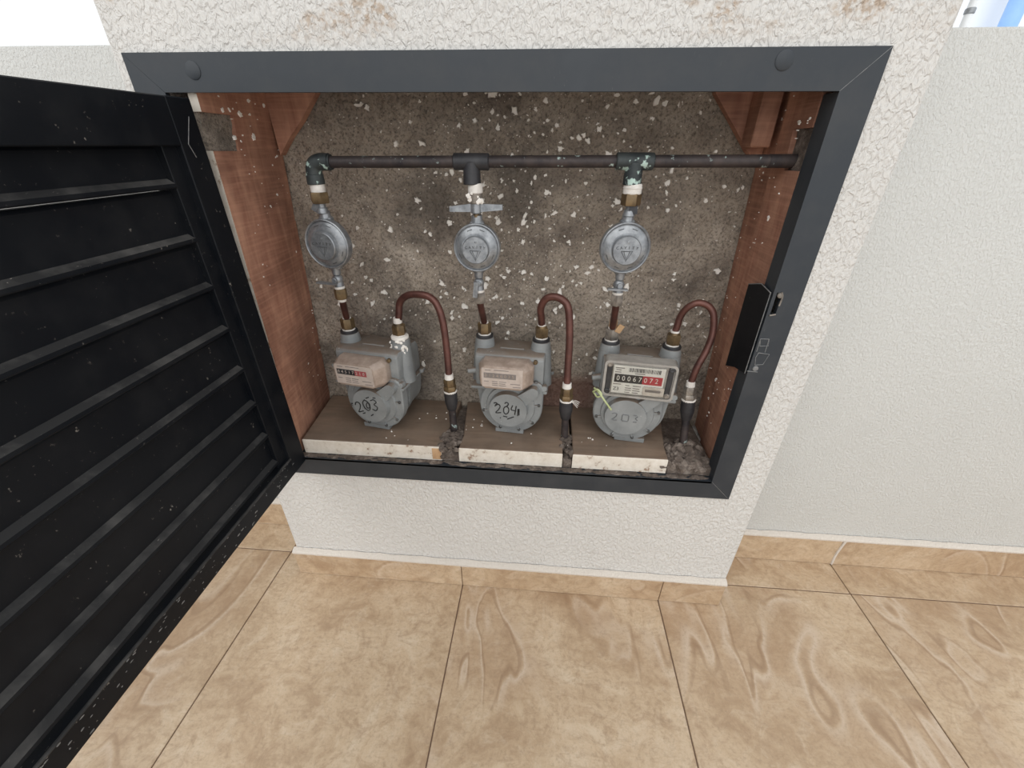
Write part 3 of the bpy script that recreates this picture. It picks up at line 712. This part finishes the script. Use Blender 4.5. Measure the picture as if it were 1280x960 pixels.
        for s in (-1, 1):
            add_prism(bm, [(s * 0.006, kz + 0.0062), (s * 0.006, kz - 0.0055), (s * 0.041, kz - 0.0060 + (0.004 if s > 0 else 0)), (s * 0.041, kz + 0.0005 + (0.005 if s > 0 else 0.001))], 'y', -0.003, 0.003)
        o = obj('wing_handle', bm, 'cast_zinc', t_); o['label'] = 'grey wing handle'
        bm = bmesh.new(); add_cyl(bm, (0, 0, kz - 0.007), (0, 0, r + 0.008), 0.0048, seg=14); obj('stem', bm, 'brass', t_)
    else:
        bm = bmesh.new(); hexnut(bm, (0, 0, up - 0.011), (0, 0, up - 0.027), 0.0142)
        o = obj('union', bm, 'brass', t_)
        bm = bmesh.new(); add_cyl(bm, (0, 0, up - 0.026), (0, 0, r + 0.008), 0.0068, 0.0062, 16); add_cyl(bm, (0, 0, r + 0.016), (0, 0, r + 0.007), 0.0082, 0.0092, 16, 0.001)
        nk = obj('inlet_valve', bm, 'cast_zinc', t_)
        bm = bmesh.new(); mz = (up - 0.026 + r + 0.010) / 2 + 0.002
        if i == 0: lever(bm, (-0.003, -0.0065, mz + 0.004), (-0.010, -0.0065, mz - 0.007), 0.0014, 0.0045)
        else: lever(bm, (0.003, -0.0065, mz + 0.007), (0.004, -0.0065, mz - 0.008), 0.0014, 0.006)
        obj('lever', bm, 'cast_zinc' if i == 0 else 'black_iron', nk)
    return t_
REG = [(0.1775, 0.7500, 0.0395, R(-8)), (0.4245, 0.7505, 0.0374, R(-2)), (0.6545, 0.7560, 0.0385, R(3))]
RL = ['round grey gas regulator under the corroded elbow', 'round grey gas regulator with wing handle under the middle tee', 'round grey gas regulator marked with triangle under the green spotted tee']
for i in range(3): regulator(i, *REG[i], RL[i])

# ------------------------------------------------------------------ gas meters
MET = [(0.2110, 0.108, R(-10)), (0.4785, 0.116, R(-5)), (0.7165, 0.108, R(-7))]
PX = 0.0545; PTOP = 0.190
def strokes(name, parent, lines, mat, r, yf, scale, org):
    bm = bmesh.new()
    for ln in lines:
        P_ = [(org[0] + x * scale, yf, org[1] + z * scale) for x, z in ln]
        add_tube(bm, P_, r, 5, 4 if len(P_) > 2 else 0)
    return obj(name, bm, mat, parent)
D2 = [[(0, .75), (.15, .98), (.42, .95), (.5, .7), (.3, .35), (.02, .02), (.55, .05)]]
D0 = [[(.3, 1), (.05, .75), (.05, .25), (.3, 0), (.55, .25), (.55, .75), (.3, 1)]]
D3 = [[(0, .9), (.3, 1), (.5, .78), (.25, .55), (.5, .3), (.3, 0), (0, .1)]]
D4 = [[(.1, 1), (.02, .5), (.5, .45)], [(.45, 1), (.42, 0)]]
def shift(d, dx, dz=0, k=1.0, rot=0.0):
    c_, s_ = math.cos(rot), math.sin(rot)
    return [[(dx + k * (x * c_ - z * s_), dz + k * (x * s_ + z * c_)) for x, z in ln] for ln in d]
def meter(i, x, y, yaw, label):
    t_ = thing('gas_meter', label, 'gas meter', (x, y, ZS), yaw, 'grey gas meters on the shelf')
    # upper casting with its two port necks
    bm = bmesh.new()
    prof = [(-0.040, 0.100), (0.048, 0.100), (0.048, 0.150), (0.040, 0.166), (-0.030, 0.170), (-0.040, 0.163)]
    add_prism(bm, prof, 'x', -0.066, 0.066)
    bmesh.ops.bevel(bm, geom=bm.edges[:], offset=0.005, segments=2, profile=0.5, affect='EDGES')
    for s in (-1, 1):
        add_cyl(bm, (s * (PX + 0.001), -0.006, 0.098), (s * PX, 0, 0.172), 0.0235, 0.0195, 24)
        add_cyl(bm, (s * PX, 0, 0.170), (s * PX, 0, PTOP - 0.004), 0.0192, 0.0172, 24, 0.001)
    up = obj('upper_casing', bm, 'meter_paint', t_)
    bm = bmesh.new(); add_box(bm, -0.022, 0.024, -0.012, -0.006, 0.168, 0.1705, bev=0.001); obj('cast_tab', bm, 'meter_paint', up)
    for s in (-1, 1):
        bm = bmesh.new(); add_cyl(bm, (s * PX, 0, PTOP - 0.005), (s * PX, 0, PTOP + 0.001), 0.0165, seg=24, bev=0.001)
        obj('port_collar', bm, 'black_iron' if (i, s) != (0, 1) else 'plaster_fleck', t_)
    if i == 0:
        bm = bmesh.new()
        for k in range(26):
            a = random.uniform(-2.6, -0.4); add_blob(bm, (PX + 0.0185 * math.cos(a), 0.0185 * math.sin(a), random.uniform(0.160, 0.186)), random.uniform(0.002, 0.0048), 1, (1, 0.6, 1), k)
        o = obj('plaster_lump', bm, 'plaster_fleck', t_); o['label'] = 'white plaster crust on the outlet port'
    # seam flange and its bolts
    bm = bmesh.new(); add_box(bm, -0.074, 0.074, -0.046, 0.052, 0.094, 0.1015, bev=0.003, seg=2)
    obj('flange', bm, 'meter_paint', t_)
    for bx_, by_, bz_ in ((0.068, -0.040, 0.108), (-0.078, -0.030, 0.128), (0.076, 0.030, 0.104), (-0.076, 0.030, 0.104)):
        bm = bmesh.new()
        if bz_ > 0.12: add_cyl(bm, (bx_ + 0.014, by_, bz_), (bx_ - 0.004, by_ - 0.004, bz_ - 0.002), 0.0068, 0.0055, 14, 0.001)
        else:
            add_cyl(bm, (bx_, by_ + 0.004, bz_ - 0.002), (bx_, by_ - 0.008, bz_), 0.0068, 0.006, 14, 0.001) if by_ < 0 else add_cyl(bm, (bx_, by_, 0.1), (bx_, by_, 0.108), 0.005, seg=12, bev=0.001)
        obj('bolt', bm, 'meter_paint', t_)
    # lower drum
    bm = bmesh.new(); out = hull2(circ(0, 0.0645, 0.0605) + [(-0.064, 0.0945), (0.064, 0.0945)])
    add_prism(bm, out, 'y', -0.034, 0.050); add_prism(bm, hull2(circ(0, 0.0645, 0.0635) + [(-0.067, 0.0945), (0.067, 0.0945)]), 'y', -0.006, 0.006)
    obj('lower_casing', bm, 'meter_paint', t_)
    bm = bmesh.new(); add_box(bm, -0.026, 0.031, -0.049, 0.035, 0.0002, 0.010, bev=0.001); obj('foot', bm, 'meter_paint', t_)
    # diaphragm cover with keyhole boss
    R0 = 0.0635 if i == 2 else 0.0615; cz = 0.0655 if i == 2 else 0.0640; cx = (0.009, 0.005, -0.010)[i]
    bm = bmesh.new(); o1 = hull2(circ(cx, cz, R0) + circ(cx + 0.046, cz + 0.040, 0.016, 20) + circ(cx - 0.03, cz + 0.036, 0.012, 20))
    add_prism(bm, o1, 'y', -0.030, -0.046, 0.985, (cx, cz)); add_prism(bm, o1, 'y', -0.046, -0.0485, 0.965, (cx, cz))
    ob = o1 = circ(cx, cz, R0 * 0.80, 44)
    add_prism(bm, circ(cx, cz, R0 * 0.80, 44), 'y', -0.046, -0.0525, 0.94, (cx, cz))
    bc = (cx - 0.003, cz - 0.002); br = R0 * 0.63
    add_prism(bm, circ(*bc, br, 44), 'y', -0.050, -0.0635, 0.94, bc)
    arm = hull2(circ(bc[0] + 0.012, bc[1] + 0.010, 0.015, 24) + circ(cx + 0.044, cz + 0.040, 0.011, 20))
    add_prism(bm, arm, 'y', -0.046, -0.0605, 0.96, (cx + 0.028, cz + 0.024))
    cov = obj('diaphragm_cover', bm, 'meter_paint', t_, smooth=28)
    for a in (8, -38, -72, -112, -165):
        rr = R0 * 0.90; sx, sz = cx + rr * math.cos(R(a)), cz + rr * math.sin(R(a))
        bm = bmesh.new(); add_lathe(bm, [(0.0030, 0), (0.0030, 0.003), (0.0022, 0.0036), (0, 0.0036)], (sx, -0.048, sz), (0, -1, 0), 12)
        obj('screw', bm, 'screw', cov)
        bm = bmesh.new(); k = 0.80; add_box(bm, -0.0012, 0.0012, -0.0515, -0.046, -0.006, 0.006); bm.transform(Matrix.Translation((cx + R0 * k * math.cos(R(a)), 0, cz + R0 * k * math.sin(R(a)))) @ Matrix.Rotation(-R(a) + R(90), 4, 'Y'))
        obj('rib', bm, 'meter_paint', cov, smooth=0)
    yf = -0.0638; s0 = 0.021
    if i == 0:
        ln = shift(D2, -1.35, -.75, 1.0, R(16)) + shift(D0, -.62, -.50, 1.1, R(14)) + shift(D0, -.50, -.15, .6, R(-10)) + shift(D3, .12, -.32, 1.1, R(4)) + [[(-.35, .85), (-.05, 1.0)], [(.35, 1.0), (.6, 1.0)], [(-.95, -.85), (-.7, -.72)], [(-.15, -.95), (.1, -.75)]]
        strokes('handwritten_number', cov, ln, 'marker_ink', 0.0011, yf, s0 * 1.05, (bc[0] + 0.003, bc[1] - 0.001))
    elif i == 1:
        ln = shift(D2, -1.35, -.40, 1.0, R(4)) + shift([D3[0][:4]], -1.45, .05, .7, R(6)) + shift(D0, -.62, -.40, .9, R(-6)) + shift([D2[0][:5]], -.55, .25, .7, R(-12)) + shift(D4, .12, -.35, 1.0, R(-6)) + [[(.85, .3), (.82, -.5)], [(.95, .3), (.95, -.4)], [(-.6, -.68), (-.2, -.76)], [(-.9, -.95), (-.84, -.9)], [(-.2, -1.0), (.45, -.65)]]
        strokes('handwritten_number', cov, ln, 'marker_ink', 0.0011, yf, s0 * 0.95, (bc[0] + 0.003, bc[1] + 0.001))
    else:
        ln = [[(-1.35, .35), (-1.05, .45), (-.85, .3), (-1.0, -.05), (-1.3, -.35)], [(-1.2, -.42), (-.8, -.38)], [(-.3, .38), (.3, .36)], [(-.32, .3), (-.32, -.3)], [(.32, .28), (.32, -.3)], [(-.3, -.38), (.3, -.4)], [(.75, .42), (1.1, .4)], [(1.2, .3), (1.0, .05), (1.2, -.15)], [(.8, -.38), (1.15, -.36)]]
        strokes('stencilled_number', cov, ln, 'faint_ink', 0.0009, yf, 0.0185, bc)
    # index box
    if i < 2:
        w0, w1, h0, h1 = (-0.054, 0.050, 0.108, 0.162) if i == 0 else (-0.054, 0.048, 0.112, 0.165)
        c8 = 0.010
        def oct_(a, b_, c_, d_, k): return [(a + k, c_), (b_ - k, c_), (b_, c_ + k), (b_, d_ - k), (b_ - k, d_), (a + k, d_), (a, d_ - k), (a, c_ + k)]
        bm = bmesh.new(); A = oct_(w0, w1, h0, h1, c8); F = oct_(w0 + 0.007, w1 - 0.013, h0 + 0.003, h1 - 0.004, c8 * 0.8)
        V0 = [bm.verts.new((p[0], -0.040, p[1])) for p in A]; V1 = [bm.verts.new((p[0], -0.056, p[1])) for p in A]; V2 = [bm.verts.new((p[0], -0.075, p[1])) for p in F]
        bm.faces.new(V0); bm.faces.new(V2)
        for a_, b2 in ((V0, V1), (V1, V2)):
            for k in range(8): bm.faces.new((a_[k], a_[(k + 1) % 8], b2[(k + 1) % 8], b2[k]))
        bmesh.ops.recalc_face_normals(bm, faces=bm.faces[:])
        bmesh.ops.bevel(bm, geom=[e_ for e_ in bm.edges if e_.calc_face_angle(0) > 0.3], offset=0.0014, segments=2, profile=0.5, affect='EDGES')
        ix = obj('index_cover', bm, 'aged_plastic', t_); ix['label'] = 'yellowed plastic cover over the counter'
        f0, f1, g0, g1 = w0 + 0.010, w1 - 0.017, h0 + 0.007, h1 - 0.008; yy = -0.0752
        bm = bmesh.new(); add_box(bm, f0, f1, yy - 0.0003, yy + 0.0006, g0, g1); obj('label_plate', bm, 'label_faded', ix, smooth=0)
        W_ = f1 - f0; zt3, zb3 = g1 - 0.009, g1 - 0.0195
        bm = bmesh.new(); add_box(bm, f0 + 0.05 * W_, f0 + 0.53 * W_, yy - 0.0007, yy, zb3, zt3); obj('counter_window', bm, 'label_black' if i == 0 else 'label_grey', ix, smooth=0)
        bm = bmesh.new(); add_box(bm, f0 + 0.53 * W_, f0 + 0.84 * W_, yy - 0.0007, yy, zb3, zt3); obj('counter_window', bm, 'label_dull_red' if i == 0 else 'label_grey', ix, smooth=0)
        for k, ch in enumerate('04517210' if i == 0 else '01246035'):
            put_text(ch, 0.0085, 'label_faded' if i == 0 else 'aged_plastic', ix, (f0 + (0.10 + 0.0955 * k) * W_, yy - 0.0009, (zb3 + zt3) / 2), extr=0.0001)
        for rx, rz, rw in ((.05, .30, .12), (.25, .31, .14), (.42, .31, .18), (.25, .21, .14), (.42, .21, .16), (.25, .11, .14), (.42, .11, .18), (.70, .24, .24), (.76, .08, .20), (.08, .90, .14), (.30, .92, .36)):
            bm = bmesh.new(); zc = g0 + rz * (g1 - g0); add_box(bm, f0 + rx * W_, f0 + (rx + rw) * W_, yy - 0.0005, yy, zc - 0.0007, zc + 0.0007); obj('print_line', bm, 'label_grey', ix, smooth=0)
        bm = bmesh.new(); add_lathe(bm, [(0.0042, 0), (0.004, 0.004), (0.002, 0.005), (0, 0.0045)], (w1 + 0.004, -0.043, h0 + 0.006), (0, -1, 0), 12); obj('seal_screw', bm, 'screw', ix)
        bm = bmesh.new(); add_lathe(bm, [(0.0042, 0), (0.004, 0.004), (0.002, 0.005), (0, 0.0045)], (w1 + 0.002, -0.043, h1 - 0.004), (0, -1, 0), 12); obj('seal_screw', bm, 'brass', ix)
    else:
        w0, w1, h0, h1 = -0.0625, 0.0610, 0.109, 0.180
        def rr_(a, b_, c_, d_, k, n=5):
            o_ = []
            for (cx_, cy_, st) in ((b_ - k, d_ - k, 0), (a + k, d_ - k, 90), (a + k, c_ + k, 180), (b_ - k, c_ + k, 270)):
                for q in range(n + 1): o_.append((cx_ + k * math.cos(R(st + 90 * q / n)), cy_ + k * math.sin(R(st + 90 * q / n))))
            return o_
        bm = bmesh.new(); add_prism(bm, rr_(w0, w1, h0, h1, 0.008), 'y', -0.038, -0.062)
        ix = obj('index_housing', bm, 'grey_plastic', t_)
        bm = bmesh.new()
        for pa, pb, ya, yb in ((rr_(w0, w1, h0, h1, 0.008), rr_(w0 + .004, w1 - .004, h0 + .004, h1 - .004, 0.006), -0.062, -0.0665),):
            n = len(pa)
            q0 = [bm.verts.new((p[0], ya, p[1])) for p in pa]; q1 = [bm.verts.new((p[0], yb, p[1])) for p in pa]; q2 = [bm.verts.new((p[0], yb, p[1])) for p in pb]; q3 = [bm.verts.new((p[0], ya, p[1])) for p in pb]
            for a_, b2 in ((q0, q1), (q1, q2), (q2, q3), (q3, q0)):
                for k in range(n): bm.faces.new((a_[k], a_[(k + 1) % n], b2[(k + 1) % n], b2[k]))
        bmesh.ops.recalc_face_normals(bm, faces=bm.faces[:]); obj('housing_rim', bm, 'grey_plastic', ix)
        # dark side wells, dial plate, printed bands
        for a_, b2 in ((w0 + 0.005, w0 + 0.0145), (w1 - 0.0155, w1 - 0.006)):
            bm = bmesh.new(); add_box(bm, a_, b2, -0.0635, -0.061, h0 + 0.012, h1 - 0.010, bev=0.001); obj('side_well', bm, 'label_black', ix, smooth=0)
        f0, f1, g0, g1 = -0.046, 0.041, 0.1165, 0.171; yy = -0.0645; W_ = f1 - f0; H_ = g1 - g0
        bm = bmesh.new(); add_box(bm, f0, f1, yy, -0.061, g0, g1); obj('dial_plate', bm, 'label_white', ix, smooth=0)
        zt3, zb3 = g0 + 0.70 * H_, g0 + 0.40 * H_
        bm = bmesh.new(); add_box(bm, f0 + .03 * W_, f0 + .585 * W_, yy - 0.0005, yy + 0.0005, zb3, zt3); obj('counter_window', bm, 'label_black', ix, smooth=0)
        bm = bmesh.new(); add_box(bm, f0 + .585 * W_, f0 + .97 * W_, yy - 0.0005, yy + 0.0005, zb3, zt3); obj('counter_window', bm, 'label_red', ix, smooth=0)
        for k, ch in enumerate('00067072'):
            put_text(ch, 0.0135, 'label_white', ix, (f0 + (0.105 + 0.108 * k) * W_, yy - 0.0007, (zb3 + zt3) / 2), extr=0.0001, sx=0.85)
        for k in range(30):
            bm = bmesh.new(); bw = random.choice((0.0005, 0.0008, 0.0012)); x_ = f0 + (0.30 + 0.62 * k / 30) * W_; add_box(bm, x_, x_ + bw, yy - 0.0004, yy + 0.0004, g0 + 0.81 * H_, g0 + 0.95 * H_); obj('barcode_bar', bm, 'label_black', ix, smooth=0)
        for rx, rz, rw in ((.03, .92, .18), (.05, .85, .10), (.03, .77, .12), (.42, .76, .2), (.02, .33, .16), (.27, .30, .08), (.27, .21, .12), (.27, .13, .12), (.27, .05, .1), (.42, .30, .16), (.42, .21, .14), (.42, .13, .15), (.42, .05, .12)):
            bm = bmesh.new(); zc = g0 + rz * H_; add_box(bm, f0 + rx * W_, f0 + (rx + rw) * W_, yy - 0.0004, yy + 0.0004, zc - 0.0007, zc + 0.0007); obj('print_line', bm, 'label_grey', ix, smooth=0)
        put_text('Z3', 0.0095, 'label_black', ix, (f0 + .09 * W_, yy - 0.0004, g0 + .15 * H_), extr=0.0001)
        bm = bmesh.new(); pa = rr_(f0 + .62 * W_, f0 + 1.04 * W_, g0 + .02 * H_, g0 + .34 * H_, 0.003); add_prism(bm, pa, 'y', yy, yy - 0.0022); o = obj('reader_slot', bm, 'chrome', ix)
        bm = bmesh.new(); add_box(bm, f0 + .67 * W_, f0 + .97 * W_, yy - 0.0026, yy - 0.001, g0 + .15 * H_, g0 + .24 * H_); obj('slot_gap_sheet', bm, 'label_grey', ix, smooth=0)  # thin sheet coloured grey to stand in for the slot's shaded gap
        for sx_, sz_, mt in ((w0 + 0.009, h0 + 0.009, 'label_black'), (w1 - 0.010, h1 - 0.009, 'label_black'), (w0 + 0.009, h1 - 0.008, 'dull_steel'), (w1 - 0.011, h0 + 0.010, 'dull_steel')):
            bm = bmesh.new(); add_lathe(bm, [(0.0052, 0), (0.005, 0.0035), (0.003, 0.0042), (0, 0.003)], (sx_, -0.062, sz_), (0, -1, 0), 16); obj('seal_screw', bm, mt, ix)
        bm = bmesh.new(); add_box(bm, f0 - 0.003, f1 + 0.003, -0.0682, -0.0672, g0 - 0.002, g1 + 0.002); obj('clear_window', bm, 'clear_plastic', ix, smooth=0)
    return t_
ML = ['grey gas meter with yellowed counter and scribbled number beside the left board', 'grey gas meter with faded counter and scribbled 204 between the other meters', 'grey gas meter with clear counter, red digits and pale 203 beside the rubble']
for i in range(3): meter(i, *MET[i], ML[i])
def port(i, s, h=PTOP):
    x, y, a = MET[i]; return Vector((x + s * PX * math.cos(a), y + s * PX * math.sin(a), ZS + h))

# copper links between regulators and meters
IL = ['short copper tube joining the first regulator to its meter', 'short copper tube joining the wing handle regulator to its meter', 'short copper tube with tan tag joining the third regulator to its meter']
for i in range(3):
    rx, rz, rr, ra = REG[i]; p1 = port(i, -1); p0 = Vector((rx + 0.004 * math.sin(-ra), py(rx) + 0.004, rz - rr - 0.0365))
    t_ = thing('inlet_tube', IL[i], 'tube', tuple(p1), 0, 'copper inlet tubes')
    n1 = p1 + Vector((0, 0, 0.026)); 
    bm = bmesh.new(); hexnut(bm, p1 + Vector((0, 0, 0.003)), p1 + Vector((0, 0, 0.024)), 0.0128); obj('nut', bm, 'brass' if i < 2 else 'dull_steel', t_, world=True)
    bm = bmesh.new(); add_cyl(bm, p1 + Vector((0, 0, 0.0012)), p1 + Vector((0, 0, 0.0035)), 0.0122, seg=18); obj('tape', bm, 'teflon', t_, world=True)
    bm = bmesh.new(); add_cyl(bm, p1 + Vector((0, 0, 0.0235)), p1 + Vector((0, 0, 0.027)), 0.0082, 0.0075, 16); obj('ring', bm, 'teflon', t_, world=True)
    top = p0; dn = p0 - Vector((0, 0, 0.018))
    bm = bmesh.new(); hexnut(bm, top, dn, 0.0105, 6 if i else 8); obj('nut', bm, 'brass' if i == 0 else 'dull_steel', t_, world=True)
    if i == 0:
        bm = bmesh.new(); add_cyl(bm, dn, dn - Vector((0, 0, 0.005)), 0.0078, 0.007, 16); obj('ring', bm, 'teflon', t_, world=True)
    bm = bmesh.new(); add_tube(bm, [dn + Vector((0, 0, 0.003)), (dn * 2 + n1) / 3, (dn + n1 * 2) / 3, n1 - Vector((0, 0, 0.004))], 0.0060, 14); obj('tube', bm, 'copper', t_, world=True)
    if i == 2:
        bm = bmesh.new(); add_cyl(bm, n1 + Vector((0, -0.002, 0.002)), n1 + Vector((0.0, -0.003, 0.016)), 0.0078, 0.0070, 14); o = obj('paper_wrap', bm, 'tan_paper', t_, world=True)
        bm = bmesh.new(); c_ = n1 + Vector((0.011, -0.010, 0.001)); add_box(bm, -0.006, 0.006, -0.0006, 0.0006, -0.008, 0.008); bm.transform(Matrix.Translation(c_) @ Matrix.Rotation(R(28), 4, 'Y') @ Matrix.Rotation(R(15), 4, 'Z')); o = obj('paper_tag', bm, 'tan_paper', t_, world=True); o['label'] = 'small tan paper tag'

# looped outlet tubes running down into the shelf
A1 = [(0.2734, 0.0996, 0.6439), (0.2887, 0.0943, 0.658), (0.3083, 0.0889, 0.6632), (0.3313, 0.0835, 0.6620), (0.3472, 0.0781, 0.6495), (0.3570, 0.0727, 0.6180), (0.3615, 0.0674, 0.5634), (0.3630, 0.062, 0.5150)]
A2 = [(0.5295, 0.0996, 0.6420), (0.5375, 0.0943, 0.6602), (0.5521, 0.0889, 0.6666), (0.5672, 0.0835, 0.6626), (0.5770, 0.0781, 0.6490), (0.5824, 0.0727, 0.6017), (0.5834, 0.0674, 0.5493), (0.5842, 0.062, 0.5072)]
A3 = [(0.7740, 0.0996, 0.6359), (0.7808, 0.0943, 0.6534), (0.7944, 0.0889, 0.6637), (0.8108, 0.0835, 0.6601), (0.8204, 0.0781, 0.6454), (0.8240, 0.0727, 0.6145), (0.8182, 0.0674, 0.5836), (0.8080, 0.062, 0.5546), (0.8045, 0.062, 0.5220)]
OL = ['looped copper outlet tube rising from the plaster crusted meter port', 'looped copper outlet tube ending in a fitting with frayed white tape', 'thin looped copper outlet tube ending in the rubble by the right board']
FEET = [(0.3655, 0.060, 0.3735), (0.5880, 0.060, 0.3735), (0.8160, 0.050, 0.3715)]
for i, A in enumerate((A1, A2, A3)):
    p = port(i, 1); ft = Vector(FEET[i]); e0 = Vector(A[-1]); t_ = thing('outlet_tube', OL[i], 'tube', tuple(ft), 0, 'copper outlet tubes')
    nz = Vector((0, 0, 1))
    bm = bmesh.new(); hexnut(bm, p + nz * 0.003, p + nz * 0.022, 0.0128); add_cyl(bm, p + nz * 0.0215, p + nz * 0.026, 0.0095, 0.0085, 16); obj('nut', bm, 'brass', t_, world=True)
    bm = bmesh.new(); add_cyl(bm, p + nz * 0.0012, p + nz * 0.0035, 0.0122, seg=18); obj('tape', bm, 'teflon', t_, world=True)
    bm = bmesh.new(); add_cyl(bm, p + nz * 0.025, p + nz * (0.036 if i == 0 else 0.029), 0.0082, 0.0078, 16); obj('tape', bm, 'teflon', t_, world=True)
    st = p + nz * 0.024; A = [st, st + (Vector(A[0]) - st) * 0.45] + [Vector(q) for q in A]
    rt = (0.0064, 0.0066, 0.0058)[i]
    bm = bmesh.new(); add_tube(bm, A, rt, 16, 8); obj('tube', bm, 'copper', t_, world=True)
    d = (ft - e0).normalized()
    def at(s): return e0 + d * s
    bm = bmesh.new(); hexnut(bm, at(0.004), at(0.020), 0.0112); hexnut(bm, at(0.019), at(0.030), 0.0126); obj('nut', bm, 'brass' if i < 2 else 'dull_steel', t_, world=True)
    bm = bmesh.new(); add_cyl(bm, at(-0.006), at(0.006), rt + 0.0015, rt + 0.0025, 16); obj('tape', bm, 'teflon', t_, world=True)
    bm = bmesh.new(); add_cyl(bm, at(0.029), at(0.034), 0.0128, 0.0124, 18, 0.001); obj('tape', bm, 'teflon', t_, world=True)
    bm = bmesh.new(); add_lathe(bm, [(0.0125, 0), (0.0125, 0.022), (0.0095, 0.038), (0.0085, 0.040)], at(0.032), d, 20); o = obj('reducer', bm, 'black_iron', t_, world=True)
    bm = bmesh.new(); add_cyl(bm, at(0.065), ft, 0.0070, seg=14); obj('stub_pipe', bm, 'dark_pipe', t_, world=True)
    if i == 1:
        bm = bmesh.new(); q = at(0.031)
        for k in range(4): add_tube(bm, [q + Vector((0.010, -0.006, 0)), q + Vector((0.016, -0.009, -0.004 + 0.003 * k)), q + Vector((0.021 + 0.001 * k, -0.010, -0.010 + 0.004 * k))], 0.0006, 5, 4)
        obj('frayed_tape', bm, 'teflon', t_, world=True)

# small green plastic tie on the third meter
m3 = MET[2]
bm = bmesh.new(); q = Vector((m3[0] - 0.072, m3[1] - 0.058, ZS + 0.106))
add_tube(bm, [q + Vector((-0.010, 0.012, 0.010)), q + Vector((-0.002, -0.002, 0.008)), q + Vector((0.008, -0.008, -0.004)), q + Vector((0.022, -0.010, -0.022))], 0.0018, 8)
add_tube(bm, [q + Vector((-0.012, 0.008, 0.004)), q + Vector((-0.006, 0.0, 0.014)), q + Vector((0.002, -0.004, 0.006)), q + Vector((-0.004, 0.000, -0.002)), q + Vector((-0.010, 0.008, 0.002))], 0.0017, 8)
tag(obj('seal_tie', bm, 'green_tie'), 'small pale green plastic tie hooked on the meter with red digits', 'tie')

# rubble where the pipes pass through the shelf
def rubble(name, c, ext, n, rmin, rmax, label, mat='mortar', zmax=0.02):
    bm = bmesh.new()
    for k in range(n):
        u = random.gauss(0, 0.5); v_ = random.gauss(0, 0.5); u = max(-1, min(1, u)); v_ = max(-1, min(1, v_))
        hgt = zmax * max(0, 1 - math.hypot(u, v_)) * random.random()
        r_ = random.uniform(rmin, rmax)
        add_blob(bm, (c[0] + u * ext[0], c[1] + v_ * ext[1], c[2] + hgt + r_ * 0.3), r_, 1, (1, 1, random.uniform(.5, 1)), k, 0.5)
    return tag(obj(name, bm, mat, smooth=20), label, 'rubble', kind='stuff')
for ax0, ax1, azt in ((0.348, 0.3855, 0.374), (0.5835, 0.6015, 0.374), (0.7795, 0.866, 0.372)):
    o = obj('mortar_bed', box(ax0, ax1, 0.0115, 0.1765, 0.3502, azt, bev=0.002), 'mortar', wall_center, smooth=0); o['label'] = 'dark mortar bed showing between the planks'
rubble('mortar_rubble', (0.367, 0.045, ZS - 0.006), (0.020, 0.036), 70, 0.003, 0.009, 'broken mortar around the first outlet pipe in the shelf gap', zmax=0.014)
rubble('mortar_rubble', (0.590, 0.050, ZS - 0.008), (0.013, 0.030), 50, 0.003, 0.008, 'crumbled mortar around the second outlet pipe in the shelf gap', zmax=0.014)
rubble('mortar_rubble', (0.814, 0.048, ZS - 0.020), (0.045, 0.040), 210, 0.004, 0.013, 'heap of broken mortar around the third outlet pipe by the right board', zmax=0.034)
rubble('mortar_rubble', (0.366, 0.022, ZS - 0.024), (0.016, 0.012), 60, 0.005, 0.009, 'mortar packing between the first and second shelf planks', zmax=0.012)
rubble('mortar_rubble', (0.591, 0.030, ZS - 0.022), (0.009, 0.020), 46, 0.004, 0.007, 'mortar packing between the second and third shelf planks', zmax=0.010)
bm = bmesh.new()
for k in range(30):
    cx_, cy_ = random.choice(((0.235, 0.045), (0.40, 0.09), (0.65, 0.05), (0.52, 0.04), (0.30, 0.10)))
    x_ = cx_ + random.gauss(0, 0.025); y_ = min(0.165, max(0.016, cy_ + random.gauss(0, 0.012))); r_ = random.uniform(0.0007, 0.0022)
    add_blob(bm, (x_, y_, ZS + r_ * 0.3), r_, 1, (1, 1, 0.6), k)
tag(obj('plaster_crumbs', bm, 'plaster_fleck', smooth=20), 'loose white plaster crumbs scattered on the shelf planks', 'crumbs', kind='stuff')

# ------------------------------------------------------------------ beyond the parapet
nb = thing('neighbour_building', 'pale plastered building with a blue post beyond the right parapet', 'building', (6.0, 5.0, -3.0))
bm = bmesh.new(); add_box(bm, 2.2, 14.0, 5.2, 9.0, -3.0, 7.0)
obj('wall', bm, 'far_plaster', nb, world=True, smooth=0)
bm = bmesh.new(); add_cyl(bm, (4.95, 5.0, -3.0), (4.95, 5.0, 7.0), 0.075, seg=20); o = obj('post', bm, 'blue_paint', nb, world=True); o['label'] = 'blue round post'
cdt = thing('conduit', 'white plastic conduit with grey coupling standing on the right parapet', 'conduit', (1.110, 0.20, 1.030))
bm = bmesh.new(); add_cyl(bm, (1.110, 0.20, 1.0295), (1.110, 0.20, 1.75), 0.0050, seg=16); obj('tube', bm, 'white_pvc', cdt, world=True)
bm = bmesh.new(); add_cyl(bm, (1.110, 0.20, 1.056), (1.110, 0.20, 1.063), 0.0062, seg=16, bev=0.001); obj('coupling', bm, 'cast_zinc', cdt, world=True)
bm = bmesh.new(); add_lathe(bm, [(0.011, 0), (0.011, 0.002), (0.006, 0.004)], (1.110, 0.20, 1.0302), (0, 0, 1), 16); obj('foot', bm, 'white_pvc', cdt, world=True)
